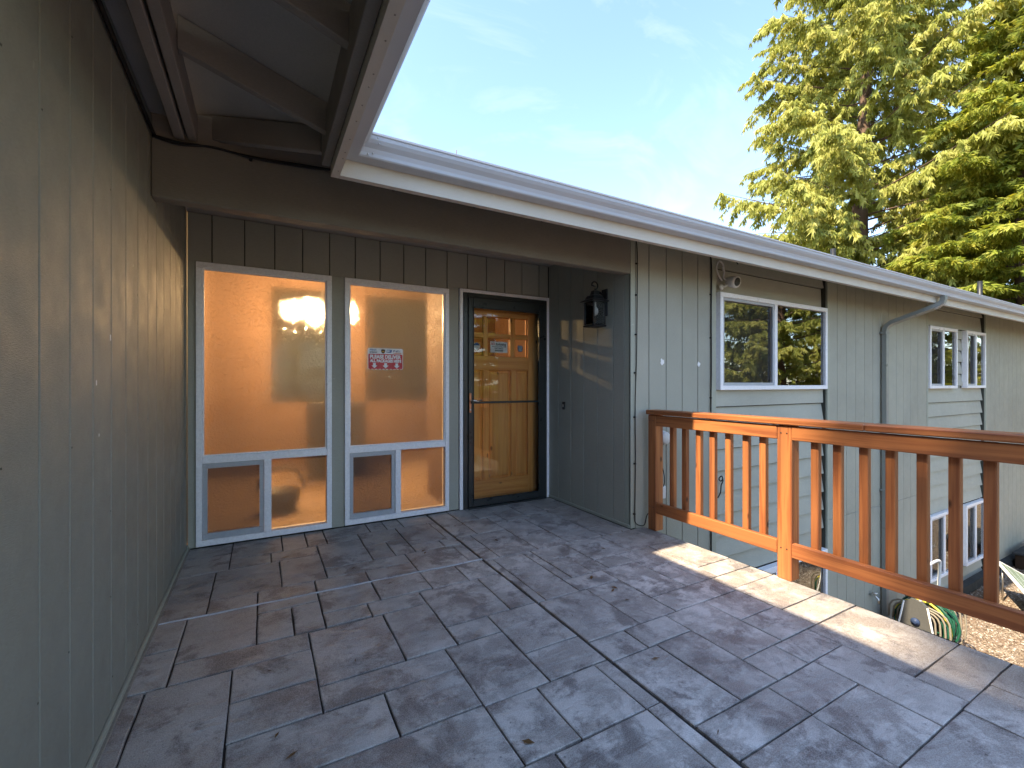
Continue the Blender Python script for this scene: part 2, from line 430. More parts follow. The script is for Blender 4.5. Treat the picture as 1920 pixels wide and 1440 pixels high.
def beam_between(name, a, b, w, h, mat, parent=None, up=(0, 0, 1), bev=0.003):
    """bar whose bottom centre line runs a -> b, width w, height h upwards"""
    a, b = Vector(a), Vector(b); d = (b - a).normalized(); u = Vector(up)
    s = d.cross(u).normalized() * (w / 2); u2 = Vector((0, 0, 1)) * h
    vs = [a - s, a + s, b + s, b - s, a - s + u2, a + s + u2, b + s + u2, b - s + u2]
    fs = [(0, 1, 2, 3), (7, 6, 5, 4), (0, 4, 5, 1), (1, 5, 6, 2), (2, 6, 7, 3), (3, 7, 4, 0)]
    o = poly(name, vs, fs, mat, parent)
    bm = bmesh.new(); bm.from_mesh(o.data); bmesh.ops.recalc_face_normals(bm, faces=bm.faces); 
    if bev: bmesh.ops.bevel(bm, geom=bm.edges[:], offset=bev, segments=1, affect='EDGES')
    bm.to_mesh(o.data); bm.free()
    return o
def smooth_path(pts, n=6):
    P = [Vector(p) for p in pts]; out = []
    for i in range(len(P) - 1):
        p0 = P[max(i - 1, 0)]; p1 = P[i]; p2 = P[i + 1]; p3 = P[min(i + 2, len(P) - 1)]
        for j in range(n):
            t = j / n
            out.append(0.5 * ((2 * p1) + (p2 - p0) * t + (2 * p0 - 5 * p1 + 4 * p2 - p3) * t * t + (3 * p1 - p0 - 3 * p2 + p3) * t ** 3))
    out.append(P[-1]); return out
def tube_geo(pts, rad, seg=6, ry=None, square=False):
    """verts, faces of a tube; rad number or list"""
    P = [Vector(p) for p in pts]; vs = []; fs = []
    ref = None
    for i, p in enumerate(P):
        t = (P[min(i + 1, len(P) - 1)] - P[max(i - 1, 0)]).normalized()
        if ref is None:
            ref = t.cross(Vector((0, 0, 1)))
            if ref.length < 0.05: ref = t.cross(Vector((0, 1, 0)))
        u = (ref - t * ref.dot(t)).normalized(); ref = u; v = t.cross(u)
        r = rad[i] if isinstance(rad, (list, tuple)) else rad
        r2 = ry if ry else r
        for k in range(seg):
            if square:
                a = [(-1, -1), (1, -1), (1, 1), (-1, 1)][k]; vs.append(p + u * r * a[0] + v * r2 * a[1])
            else:
                a = 2 * math.pi * k / seg; vs.append(p + u * r * math.cos(a) + v * r2 * math.sin(a))
    n = len(P)
    for i in range(n - 1):
        for k in range(seg):
            a = i * seg + k; b = i * seg + (k + 1) % seg
            fs.append((a, b, b + seg, a + seg))
    fs.append(tuple(range(seg))[::-1]); fs.append(tuple((n - 1) * seg + k for k in range(seg)))
    return vs, fs
def tube(name, pts, rad, mat, parent=None, seg=8, smooth=True, ry=None, square=False, loc=None):
    vs, fs = tube_geo(pts, rad, 4 if square else seg, ry, square)
    return poly(name, vs, fs, mat, parent, loc, smooth and not square)
def tubes(name, paths, rad, mat, parent=None, seg=6):
    V = []; F = []
    for p in paths:
        vs, fs = tube_geo(p, rad, seg); b = len(V); V += vs; F += [tuple(i + b for i in f) for f in fs]
    return poly(name, V, F, mat, parent, None, True)
def lathe(name, c, prof, mat, parent=None, seg=20, axis='z'):
    """prof: list of (radius, height)"""
    vs = []; fs = []
    for (r, h) in prof:
        for k in range(seg):
            a = 2 * math.pi * k / seg; x, y = r * math.cos(a), r * math.sin(a)
            v = {'z': (x, y, h), 'x': (h, x, y), 'y': (x, h, y)}[axis]
            vs.append(Vector(c) + Vector(v))
    for i in range(len(prof) - 1):
        for k in range(seg):
            a = i * seg + k; b = i * seg + (k + 1) % seg; fs.append((a, b, b + seg, a + seg))
    fs.append(tuple(range(seg))[::-1]); fs.append(tuple((len(prof) - 1) * seg + k for k in range(seg)))
    return poly(name, vs, fs, mat, parent, c, True)
def extrude_x(name, prof, x0, x1, mat, parent=None, smooth=False):
    """closed profile [(y,z)] swept along X"""
    n = len(prof)
    vs = [(x0, y, z) for y, z in prof] + [(x1, y, z) for y, z in prof]
    fs = [(i, (i + 1) % n, n + (i + 1) % n, n + i) for i in range(n)] + [tuple(range(n))[::-1], tuple(range(n, 2 * n))]
    return poly(name, vs, fs, mat, parent, None, smooth)
def extrude_y(name, prof, y0, y1, mat, parent=None, y0b=None):
    n = len(prof)
    vs = [(x, y0, z) for x, z in prof] + [(x, y1, z) for x, z in prof]
    fs = [(i, (i + 1) % n, n + (i + 1) % n, n + i) for i in range(n)] + [tuple(range(n))[::-1], tuple(range(n, 2 * n))]
    return poly(name, vs, fs, mat, parent)

def text(name, s, size, x, z, y, mat, parent, align='LEFT', bold=0.0, shear=0.0, width=None):
    """flat print facing -Y, baseline start at (x, z) on plane y; width: fit to this width"""
    cu = bpy.data.curves.new('txt', 'FONT'); cu.body = s; cu.size = size; cu.align_x = align; cu.offset = bold; cu.shear = shear
    o = bpy.data.objects.new('txt', cu); COL.objects.link(o)
    dg = bpy.context.evaluated_depsgraph_get(); dg.update()
    me = bpy.data.meshes.new_from_object(o.evaluated_get(dg))
    bpy.data.objects.remove(o)
    xs = [v.co.x for v in me.vertices]
    k = 1.0
    if width and xs: k = width / (max(xs) - min(xs))
    x_min = min(xs) if xs else 0
    for v in me.vertices:
        px = (v.co.x - (x_min if width else 0)) * k
        v.co = Vector((px, 0, v.co.y))
    me.materials.clear(); me.materials.append(mat)
    return link(name, me, parent, (x, y, z))

# rectangle subtraction for boards around openings
def subtract(rects, hole):
    out = []
    hx0, hx1, hz0, hz1 = hole
    for (x0, x1, z0, z1) in rects:
        if hx0 >= x1 - 1e-4 or hx1 <= x0 + 1e-4 or hz0 >= z1 - 1e-4 or hz1 <= z0 + 1e-4: out.append((x0, x1, z0, z1)); continue
        if hz0 > z0: out.append((x0, x1, z0, hz0))
        if hz1 < z1: out.append((x0, x1, hz1, z1))
        a, b = max(z0, hz0), min(z1, hz1)
        if hx0 > x0: out.append((x0, hx0, a, b))
        if hx1 < x1: out.append((hx1, x1, a, b))
    return [r for r in out if r[1] - r[0] > 0.012 and r[3] - r[2] > 0.012]

GAP = 0.0035
def board_wall(parent, axis, plane, edges, z0, z1, holes=(), t=0.018, mat=None, seams=()):
    """vertical grooved boards, outer face on `plane`; axis 'x' faces -Y, '+x' / '-x' are walls running along Y"""
    mat = mat or M['siding']
    zs = [z0] + list(seams) + [z1]
    for a, b in zip(edges[:-1], edges[1:]):
        for zi in range(len(zs) - 1):
            rects = [(a + GAP, b - GAP, zs[zi] + (0.004 if zi else 0), zs[zi + 1])]
            for h in holes: rects = subtract(rects, h)
            for (p, q, c, d) in rects:
                if axis == 'x': box('siding_board', p, q, plane, plane + t, c, d, mat, parent, 0.0025)
                elif axis == '+x': box('siding_board', plane - t, plane, p, q, c, d, mat, parent, 0.0025)
                else: box('siding_board', plane, plane + t, p, q, c, d, mat, parent, 0.0025)

# ------------------------------------------------------------------ ground
ground_v = [(-400, -400, -2.2), (400, -400, -2.2), (400, 400, -2.2), (-400, 400, -2.2)]
tag(poly('gravel_yard', ground_v, [(0, 1, 2, 3)], M['gravel']), 'tan pea gravel yard below the terrace and along the house', None, None, 'structure')

rng = np.random.default_rng(5)
def pebbles():
    n = 26000
    x = rng.uniform(6.2, 14.5, n); y = rng.uniform(0.2, 2.84, n)
    keep = (y < 2.84)
    x, y = x[keep], y[keep]; n = len(x)
    r = rng.uniform(0.008, 0.017, n)
    oc = np.array([(1, 0, 0), (-1, 0, 0), (0, 1, 0), (0, -1, 0), (0, 0, 1)], float)
    jit = rng.uniform(0.7, 1.3, (n, 5, 1))
    V = oc[None] * jit * r[:, None, None]
    V[:, :, 2] *= 0.75
    a = rng.uniform(0, 6.28, n); ca, sa = np.cos(a), np.sin(a)
    vx = V[:, :, 0] * ca[:, None] - V[:, :, 1] * sa[:, None]; vy = V[:, :, 0] * sa[:, None] + V[:, :, 1] * ca[:, None]
    V = np.stack([vx + x[:, None], vy + y[:, None], V[:, :, 2] - 2.2 + 0.006], 2).reshape(-1, 3)
    f = np.array([(0, 2, 4), (2, 1, 4), (1, 3, 4), (3, 0, 4)])
    F = (f[None] + (np.arange(n) * 5)[:, None, None]).reshape(-1, 3)
    return V, F, np.repeat(rng.uniform(0, 1, n), 4)
def np_mesh(name, V, F, mat, tint=None):
    """fast mesh from arrays; F (n,k)"""
    me = bpy.data.meshes.new(name)
    k = F.shape[1]
    me.vertices.add(len(V)); me.vertices.foreach_set('co', V.astype(np.float32).ravel())
    me.loops.add(F.size); me.loops.foreach_set('vertex_index', F.astype(np.int32).ravel())
    me.polygons.add(len(F)); me.polygons.foreach_set('loop_start', np.arange(0, F.size, k, dtype=np.int32))
    if tint is not None:
        at = me.attributes.new('tint', 'FLOAT', 'FACE'); at.data.foreach_set('value', tint.astype(np.float32))
    me.materials.append(mat); me.update(calc_edges=True)
    return me
V, F, T = pebbles()
tag(link('loose_gravel', np_mesh('loose_gravel', V, F, M['pebble'], T)), 'loose rounded tan gravel stones lying beside the house', None, None, 'stuff')

# ------------------------------------------------------------------ terrace of stamped stones
patio = box('patio', -0.60, 2.912, -1.6, 4.30, -0.22, -0.013, M['joint'])
tag(patio, 'grey stamped concrete terrace in front of the entry door', None, None, 'structure')
VS = [(-.19, 3.54, 4.11), (.14, 3.735, 4.11), (.06, 3.54, 3.735), (.31, 3.735, 4.11), (.45, 3.735, 4.11), (-.26, 2.90, 3.54), (.11, 3.075, 3.54),
      (.37, 3.075, 3.735), (-.02, 2.46, 3.075), (.29, 2.46, 3.075), (.145, 2.46, 2.78), (.69, 3.235, 3.855), (.94, 3.855, 4.11), (.80, 3.855, 4.11), (1.08, 3.855, 4.11),
      (1.00, 3.235, 3.855), (.85, 3.235, 3.55), (.60, 2.615, 3.065), (.91, 2.615, 3.235), (.52, 2.45, 2.615), (.82, 1.99, 2.615),
      (-.34, 2.295, 2.90), (.205, 1.825, 2.46), (.57, 1.99, 2.45), (-.11, 1.57, 2.295), (-.41, 1.57, 2.295), (.43, 1.57, 1.825), (1.30, 3.39, 3.855),
      (1.225, 3.235, 3.39), (1.275, 2.87, 3.235), (1.15, 2.605, 2.87), (1.20, 2.16, 2.605), (.75, 1.25, 1.99), (1.055, 1.555, 1.99), (.98, 1.245, 1.555),
      (1.285, .60, 1.555), (1.565, 3.38, 4.11), (1.495, 2.845, 3.38), (1.43, 2.15, 2.845), (1.74, 2.32, 2.845), (2.19, 3.60, 4.11),
      (2.11, 2.845, 3.55), (1.82, 2.845, 3.55), (1.91, 2.32, 2.625), (2.05, 2.32, 2.845), (2.405, 2.48, 2.845), (1.67, 2.15, 2.32), (1.98, 1.70, 2.32),
      (1.715, 1.70, 2.15), (2.28, 1.88, 2.48), (1.595, 1.53, 1.70), (1.645, 1.095, 1.53), (1.89, 1.095, 1.70), (2.58, 1.88, 2.48), (2.455, 1.88, 2.19),
      (2.435, 2.845, 3.70), (2.20, 1.255, 1.70), (2.50, 1.255, 1.70), (2.415, .655, 1.255), (2.125, 1.095, 1.255), (2.16, .655, 1.095), (1.81, .92, 1.095),
      (2.335, .30, .655), (2.625, .30, .655), (1.365, -1.6, 4.2), (.10, 1.25, 1.57), (.50, .9, 1.25), (.0, .9, 1.25), (.86, .6, 1.245), (1.80, .30, .92), (2.0, -.1, .3), (2.5, -.1, .3),
      (.2, .2, .9), (.7, .2, .9), (1.7, -.5, .3), (2.2, -.6, -.1), (.4, -.4, .2), (.9, -1, -.4), (2.755, 2.845, 4.11), (1.95, 3.55, 4.11), (1.75, 3.75, 4.11)]
HS = [(3.865, -.49, -.19), (3.735, -.19, .69), (3.54, -.49, .37), (3.855, .45, 1.365), (3.55, .69, 1.00), (3.235, .37, 1.365), (3.39, 1.0, 1.30),
      (3.075, -.26, .91), (2.90, -.49, .91), (2.87, .91, 1.365), (2.78, -.02, .29), (2.615, .29, .91), (2.605, .91, 1.365), (2.46, -.34, .52), (2.45, .52, .82), (2.60, -.49, -.34),
      (2.295, -.49, .205), (2.16, .82, 1.365), (2.15, 1.365, 1.98), (2.05, -.11, .205), (1.99, .205, 1.055), (1.77, 1.055, 1.365), (1.825, -.11, .75),
      (1.555, .75, 1.365), (1.57, -.49, .75), (1.245, .98, 1.365), (1.25, -.49, .98), (1.70, 1.365, 2.50), (1.53, 1.365, 1.89), (1.095, 1.365, 2.415),
      (1.255, 1.89, 2.91), (1.88, 1.98, 2.91), (2.32, 1.67, 2.05), (2.48, 2.05, 2.91), (2.625, 1.74, 2.05), (2.19, 2.28, 2.58), (2.035, 2.58, 2.91),
      (1.47, 2.20, 2.50), (1.43, 2.50, 2.91), (.825, 2.415, 2.91), (.655, 2.16, 2.91), (.92, 1.365, 2.16), (3.38, 1.365, 1.82), (3.55, 1.82, 2.435), (3.70, 2.435, 2.757), (3.65, 1.95, 2.435),
      (2.845, 1.365, 2.912), (1.72, 2.50, 2.91), (.9, -.49, .98), (.6, .86, 1.365), (.3, 1.365, 2.91), (-.1, 1.365, 2.91), (.2, -.49, 1.365), (-.4, -.49, 1.365), (-.6, 1.365, 2.91), (-1, -.49, 2.91), (3.05, 2.435, 2.757), (3.75, 1.565, 1.95)]
def stone_rects():
    xs = sorted({-.484, 2.911} | {v[0] for v in VS}); ys = sorted({-1.6, 4.105} | {h[0] for h in HS})
    # limits
    nx, ny = len(xs) - 1, len(ys) - 1
    idx = {}
    def wallV(i, j):   # between cell (i-1,j) and (i,j) at xs[i]
        ym = (ys[j] + ys[j + 1]) / 2
        return any(abs(v[0] - xs[i]) < 1e-6 and v[1] - .012 <= ym <= v[2] + .012 for v in VS)
    def wallH(i, j):
        xm = (xs[i] + xs[i + 1]) / 2
        return any(abs(h[0] - ys[j]) < 1e-6 and h[1] - .012 <= xm <= h[2] + .012 for h in HS)
    valid = lambda i, j: not (xs[i] >= 2.754 and ys[j] >= 2.844)
    seen = set(); regs = []
    for i in range(nx):
        for j in range(ny):
            if (i, j) in seen or not valid(i, j): continue
            st = [(i, j)]; seen.add((i, j)); cells = []
            while st:
                a, b = st.pop(); cells.append((a, b))
                for (c, d, w) in ((a - 1, b, a > 0 and wallV(a, b)), (a + 1, b, a + 1 < nx and wallV(a + 1, b)), (a, b - 1, b > 0 and wallH(a, b)), (a, b + 1, b + 1 < ny and wallH(a, b + 1))):
                    if 0 <= c < nx and 0 <= d < ny and not w and (c, d) not in seen and valid(c, d):
                        seen.add((c, d)); st.append((c, d))
            S = set(cells)
            while S:     # greedy rectangles
                a0, b0 = min(S, key=lambda q: (q[1], q[0]))
                a1 = a0
                while (a1 + 1, b0) in S: a1 += 1
                b1 = b0
                while all((a, b1 + 1) in S for a in range(a0, a1 + 1)): b1 += 1
                for a in range(a0, a1 + 1):
                    for b in range(b0, b1 + 1): S.discard((a, b))
                regs.append((xs[a0], xs[a1 + 1], ys[b0], ys[b1 + 1]))
    return regs
rnd = random.Random(11)
STN = 0
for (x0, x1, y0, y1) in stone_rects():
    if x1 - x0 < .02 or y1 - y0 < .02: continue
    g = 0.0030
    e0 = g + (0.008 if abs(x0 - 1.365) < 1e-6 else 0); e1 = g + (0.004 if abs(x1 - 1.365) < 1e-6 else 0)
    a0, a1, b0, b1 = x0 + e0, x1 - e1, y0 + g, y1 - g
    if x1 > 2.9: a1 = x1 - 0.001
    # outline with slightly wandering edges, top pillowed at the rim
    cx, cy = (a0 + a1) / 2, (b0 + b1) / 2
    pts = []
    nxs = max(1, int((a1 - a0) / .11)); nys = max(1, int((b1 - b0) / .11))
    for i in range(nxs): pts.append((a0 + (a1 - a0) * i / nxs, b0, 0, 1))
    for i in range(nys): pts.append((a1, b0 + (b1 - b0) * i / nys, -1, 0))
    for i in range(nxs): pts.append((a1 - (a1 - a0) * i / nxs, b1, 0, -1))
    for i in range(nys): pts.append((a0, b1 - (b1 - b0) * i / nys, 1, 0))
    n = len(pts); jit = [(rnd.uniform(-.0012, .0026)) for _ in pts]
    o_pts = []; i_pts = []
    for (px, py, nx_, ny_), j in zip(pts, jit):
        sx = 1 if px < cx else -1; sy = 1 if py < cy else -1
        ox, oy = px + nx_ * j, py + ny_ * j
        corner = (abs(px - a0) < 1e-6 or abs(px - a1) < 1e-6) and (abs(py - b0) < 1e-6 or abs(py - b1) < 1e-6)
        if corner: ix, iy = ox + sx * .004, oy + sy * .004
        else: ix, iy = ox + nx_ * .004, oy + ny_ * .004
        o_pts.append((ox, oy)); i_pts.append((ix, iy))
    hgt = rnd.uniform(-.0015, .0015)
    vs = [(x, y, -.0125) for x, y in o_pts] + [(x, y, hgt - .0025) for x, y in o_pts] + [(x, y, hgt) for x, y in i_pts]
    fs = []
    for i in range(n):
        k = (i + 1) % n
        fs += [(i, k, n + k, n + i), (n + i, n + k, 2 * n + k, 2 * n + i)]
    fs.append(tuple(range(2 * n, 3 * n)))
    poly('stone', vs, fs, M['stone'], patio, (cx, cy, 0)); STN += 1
# worn slab face and lip at the open edge
lip = []
for i in range(60):
    y = -1.6 + i * (2.84 + 1.6) / 59
    lip.append((y, rnd.uniform(-.006, .008), rnd.uniform(-.004, .002)))
vs = []; fs = []
for y, dx, dz in lip:
    vs += [(2.912, y, -.0015 + dz * .3), (2.926 + dx, y, -.008 + dz), (2.938 + dx, y, -.035 + dz), (2.930 + dx, y, -.22), (2.912, y, -.22)]
for i in range(len(lip) - 1):
    for k in range(4): a = i * 5 + k; fs.append((a, a + 1, a + 6, a + 5))
poly('slab_edge', vs, fs, M['slab'], patio, smooth=True)
wave = [(-.484 + i * .0925, 2.902 - .0014 * i + .003 * math.sin(i * 1.7)) for i in range(21)]
vs = []; fs = []
for i, (x, y) in enumerate(wave): vs += [(x, y - .006, -.002), (x, y - .003, .004), (x, y + .004, .004), (x, y + .007, -.002)]
for i in range(len(wave) - 1):
    for k in range(3): a = i * 4 + k; fs.append((a, a + 1, a + 5, a + 4))
poly('joint_sealant', vs, fs, M['sealant'], patio, smooth=True)
box('retaining_wall', -.6, 2.86, -1.6, 2.84, -2.25, -.221, M['slab'], patio)
# thin poured strips left along the walls
box('concrete_fillet', -.484, -.462, -1.6, 4.1, .0025, .009, M['slab'], patio, .003)

# ------------------------------------------------------------------ the house
house = thing('house', 'sage green two storey house with grooved wood siding, open eaves and a recessed entry', 'house', (1.2, 4.1, -2.2))
XL, XR, YB, YF, TOP = -0.486, 2.757, 4.11, 2.852, 2.56
# wall parts (core mesh behind the boards); boards are sub-parts
lw = box('side_wall', -.62, XL - .0185, -5, 4.3, -.2, 2.62, M['backer'], house)
ys = [1.56 + .2055 * i for i in range(-31, 13)]
board_wall(lw, '+x', XL, [y for y in ys if y < 4.08] + [4.108], .012, 2.60, mat=M['siding_shaded'])
box('base_strip', XL + .0005, XL + .012, -5, 4.105, .004, .030, M['trim'], lw, .002)

for (y, z, h) in ((2.16, 1.40, .022), (2.00, 1.235, .018), (2.03, 1.06, .010), (1.35, .62, .012), (2.5, 1.75, .008)):
    box('paint_chip', XL - .0005, XL + .0008, y, y + h * .45, z, z + h, M['white_print'], lw)
for i in range(44):
    yy = ys[rnd.randrange(18, 42)] + rnd.choice((-.012, .012)); zz = .15 + .3 * rnd.randrange(0, 8) + rnd.uniform(-.02, .02)
    box('nail_head', XL - .0005, XL + .0009, yy, yy + .005, zz, zz + .005, M['backer'], lw)
bw_holes = [(-.43, .525, -1, 2.165), (.63, 1.59, -1, 2.165), (1.695, 2.757, -1, 2.185)]
bw = bars('entry_wall', [(-.484, 2.755, YB + .0185, YB + .13, 2.165, 2.75), (-.484, -.43, YB + .0185, YB + .13, 0, 2.165), (.525, .63, YB + .0185, YB + .13, 0, 2.165), (1.59, 1.70, YB + .0185, YB + .13, 0, 2.165), (-.43, 1.6, YB + .0185, YB + .13, -.1, .02)], M['backer'], house)
bx = [-.486, -.33, -.115, .095, .30, .51, .72, .935, 1.15, 1.36, 1.575, 1.79, 2.0, 2.21, 2.42, 2.635, 2.755]
board_wall(bw, 'x', YB, bx, .005, 2.53, bw_holes)

rw = bars('return_wall', [(XR + .0185, XR + .12, YF + .03, YB + .2, -.2, 2.6)], M['backer'], house)
board_wall(rw, '-x', XR, [2.93, 3.07, 3.285, 3.49, 3.70, 3.92, 4.108], .012, 2.53)
box('corner_board', XR, XR + .018, YF + .0, 2.929, .0, 2.53, M['trim'], rw, .003)
box('base_strip', XR - .011, XR - .0005, 2.86, 4.10, .004, .030, M['trim'], rw, .002)

# facade: grooved sections and lapped bays
fw = bars('front_wall', [(XR + .02, 3.86, YF + .0185, YF + .12, -2.25, 2.65), (3.86, 5.95, YF + .075, YF + .12, 2.14, 2.65), (3.86, 5.95, YF + .075, YF + .12, -.72, 1.18), (5.93, 8.84, YF + .0185, YF + .12, -2.25, 2.65),
     (8.84, 11.27, YF + .075, YF + .12, 2.13, 2.65), (8.84, 11.27, YF + .075, YF + .12, -.78, 1.17), (8.84, 11.27, YF + .075, YF + .12, -2.25, -1.80), (9.94, 10.31, YF + .075, YF + .12, -1.8, 2.13), (11.25, 20, YF + .0185, YF + .12, -2.25, 2.65)], M['backer'], house, loc=(3.3, 2.9, 0))
box('corner_board', XR, XR + .055, YF - .001, YF + .018, .0, 2.55, M['trim'], fw, .003)
board_wall(fw, 'x', YF, [XR + .055, 2.975, 3.19, 3.40, 3.615, 3.80], -2.1, 2.56, seams=())
board_wall(fw, 'x', YF, [5.985, 6.165, 6.39, 6.62, 6.85, 7.075, 7.30, 7.53, 7.76, 7.99, 8.22, 8.46, 8.775], -2.1, 2.56, seams=(-.40,))
xs = [11.31] + [11.49 + .245 * i for i in range(0, 36)]
board_wall(fw, 'x', YF, xs, -2.1, 2.56, seams=())
for x0, x1 in ((3.80, 3.878), (5.932, 5.985), (8.775, 8.82), (11.25, 11.31)):
    box('corner_board', x0 + .002, x1, YF - .004, YF + .075, -2.1, 2.56, M['trim'], fw, .003)
def lap_bay(x0, x1, z0, z1, holes, seams):
    yb = YF + .072
    zs = [z for z in seams if z0 < z < z1]; zs = [z0] + zs + [z1]
    for za, zb in zip(zs[:-1], zs[1:]):
        rects = [(x0, x1, za, zb)]
        for h in holes: rects = subtract(rects, h)
        for (a, b, c, d) in rects:
            full = abs(c - za) < .001
            fb = yb - (.038 if full else .038 - .030 * (c - za) / (zb - za)); ft = yb - .038 + .030 * (d - za) / (zb - za)
            prof = [(fb, c + .011), (ft, d), (yb, d), (yb, c + .011)]
            extrude_x('lap_board', prof, a, b - rnd.uniform(.004, .022), M['siding_h'], fw)
lap_bay(3.88, 5.931, -2.1, 2.56, [(3.925, 5.91, 1.18, 2.145), (3.95, 5.91, -2.1, -.73)], [-.505, -.285, -.07, .15, .365, .58, .79, 1.005, 2.385])
s2 = [-2.02, -1.81, -1.60, -1.39, -1.18, -.97, -.785, -.57, -.355, -.14, .075, .29, .505, .72, .94, 1.20, 1.40, 1.60, 1.79, 1.98, 2.41]
lap_bay(8.82, 11.249, -2.1, 2.56, [(8.85, 9.92, 1.17, 2.13), (10.33, 11.22, 1.17, 2.14), (8.87, 9.94, -1.79, -.785), (10.31, 11.22, -1.82, -.80)], s2)
for x0, x1 in ((5.6, 8.8), (8.8, 20)):
    extrude_x('foundation_flashing', [(YF - .10, -2.2), (YF - .085, -2.07), (YF - .004, -2.035), (YF - .004, -2.2)], x0 + .002, x1, M['flashing'], fw)

# windows ------------------------------------------------------------
def ring(x0, x1, y0, y1, z0, z1, w, wt=None, wb=None):
    wt = wt or w; wb = wb or w
    return [(x0, x1, y0, y1, z0, z0 + wb), (x0, x1, y0, y1, z1 - wt, z1), (x0, x0 + w, y0, y1, z0 + wb, z1 - wt), (x1 - w, x1, y0, y1, z0 + wb, z1 - wt)]
def slider(x0, x1, z0, z1, y, split=.5, proud=.02, fw_=.045, parent=house, lab=None, screen=True):
    xm = x0 + (x1 - x0) * split
    bs = ring(x0, x1, y - proud, y + .05, z0, z1, fw_)
    bs.append((xm - .025, xm + .025, y - proud + .006, y + .045, z0 + fw_, z1 - fw_))
    w = bars('window', bs, M['vinyl'], parent, .003)
    if lab: w['label'] = lab
    a0, a1, c0, c1 = x0 + fw_, xm - .025, z0 + fw_, z1 - fw_
    bars('sash', ring(a0 + .001, a1 - .001, y - .012, y + .016, c0 + .001, c1 - .001, .028), M['grey_alu'] if screen else M['vinyl'], w, .002)
    box('pane', a0 + .028, a1 - .028, y + .017, y + .021, c0 + .028, c1 - .028, M['glass'], w)
    if screen: box('insect_screen', a0 + .029, a1 - .029, y - .002, y - .0005, c0 + .029, c1 - .029, M['screen'], w)
    box('pane', xm + .026, x1 - fw_ - .001, y + .004, y + .008, c0 + .001, c1 - .001, M['glass'], w)
    return w
slider(3.925, 5.91, 1.18, 2.145, YF + .006, .475, .024, lab='wide two pane slider window over the railing')
slider(8.85, 9.92, 1.17, 2.13, YF + .006, .50, .024)
slider(10.33, 11.22, 1.17, 2.14, YF + .006, .50, .024)
slider(8.87, 9.94, -1.79, -.785, YF + .006, .52, .024)
slider(10.31, 11.22, -1.82, -.80, YF + .006, .50, .024)
slider(3.95, 5.91, -2.08, -.73, YF + .006, .50, .024, screen=False, lab='lower floor glass door behind the railing post')
def entry_window(x0, x1, xm):
    z0, z1 = .012, 2.163
    bs = ring(x0, x1, YB - .020, YB + .075, z0, z1, .040, .045, .045)
    bs += [(x0 + .04, x1 - .04, YB - .017, YB + .07, .635, .690), (xm - .026, xm + .026, YB - .015, YB + .07, z0 + .045, .635)]
    w = bars('window', bs, M['vinyl'], house, .003)
    bars('glazing_bead', ring(x0 + .0405, x1 - .0405, YB - .004, YB + .02, .6905, z1 - .0455, .010), M['vinyl'], w, .001)
    box('pane', x0 + .041, x1 - .041, YB + .030, YB + .036, .691, z1 - .046, M['hammered'], w)
    a0, a1 = x0 + .041, xm - .027
    bars('sash', ring(a0, a1, YB - .006, YB + .022, z0 + .046, .634, .032, .038, .045), M['grey_alu'], w, .002)
    box('insect_screen', a0 + .033, a1 - .033, YB + .008, YB + .0095, z0 + .092, .595, M['dense_screen'], w)
    box('pane', a0 + .033, a1 - .033, YB + .034, YB + .040, z0 + .092, .595, M['hammered'], w)
    box('pane', xm + .027, x1 - .041, YB + .030, YB + .036, z0 + .046, .634, M['hammered'], w)
    return w
entry_window(-.43, .525, .045)['label'] = 'tall hammered glass entry window glowing orange, nearest the side wall'
entry_window(.63, 1.59, 1.095)['label'] = 'tall hammered glass entry window with a red sticker, nearest the door'

# doors -----------------------------------------------------------------
dt = bars('door_trim', [(1.70, 1.735, YB - .022, YB + .02, 0.002, 2.182), (2.718, 2.755, YB - .022, YB + .02, .002, 2.182), (1.735, 2.718, YB - .022, YB + .02, 2.147, 2.182)], M['vinyl'], house, .003)
sd = bars('storm_door', [(1.783, 1.832, YB - .045, YB - .005, .02, 2.10), (2.612, 2.695, YB - .045, YB - .005, .02, 2.10), (1.832, 2.612, YB - .045, YB - .005, 2.005, 2.10), (1.832, 2.612, YB - .045, YB - .005, .02, .085)], M['storm'], house, .004)
bars('door_frame', [(1.7355, 1.781, YB - .03, YB + .10, .002, 2.1465), (2.697, 2.7175, YB - .03, YB + .10, .002, 2.1465), (1.781, 2.697, YB - .03, YB + .10, 2.102, 2.1465)], M['storm'], sd, .003)
box('sill', 1.781, 2.697, YB - .06, YB + .10, .001, .016, M['storm'], sd, .003)
box('pane', 1.833, 2.611, YB - .028, YB - .022, .086, 2.004, M['door_glass'], sd)
bars('glass_bead', ring(1.833, 2.611, YB - .050, YB - .030, .086, 2.004, .008), M['storm'], sd, .001)
box('cross_bar', 1.80, 2.625, YB - .066, YB - .0505, 1.045, 1.066, M['storm'], sd, .004)
box('handle_plate', 1.786, 1.812, YB - .053, YB - .0452, .955, 1.150, M['copper'], sd, .006)
tube('handle', [(1.799, YB - .053, 1.075), (1.799, YB - .095, 1.077), (1.815, YB - .10, 1.078), (1.86, YB - .10, 1.070), (1.905, YB - .10, 1.082)], [.008, .008, .008, .007, .006], M['steel'], sd, 8)
lathe('keyhole', (1.799, YB - .053, .985), [(.009, 0), (.009, -.006), (.004, -.008)], M['steel'], sd, 12, 'y')
YD = 4.20
fd = box('front_door', 1.712, 2.698, YD + .025, YD + .04, .02, 2.06, M['pine_z'], house)
bm_holes = []
lx = [(1.865, 2.01), (2.065, 2.33), (2.385, 2.535)]
lz = [(1.775, 1.940), (1.535, 1.720)]
px = [(1.865, 2.005), (2.075, 2.335), (2.400, 2.545)]
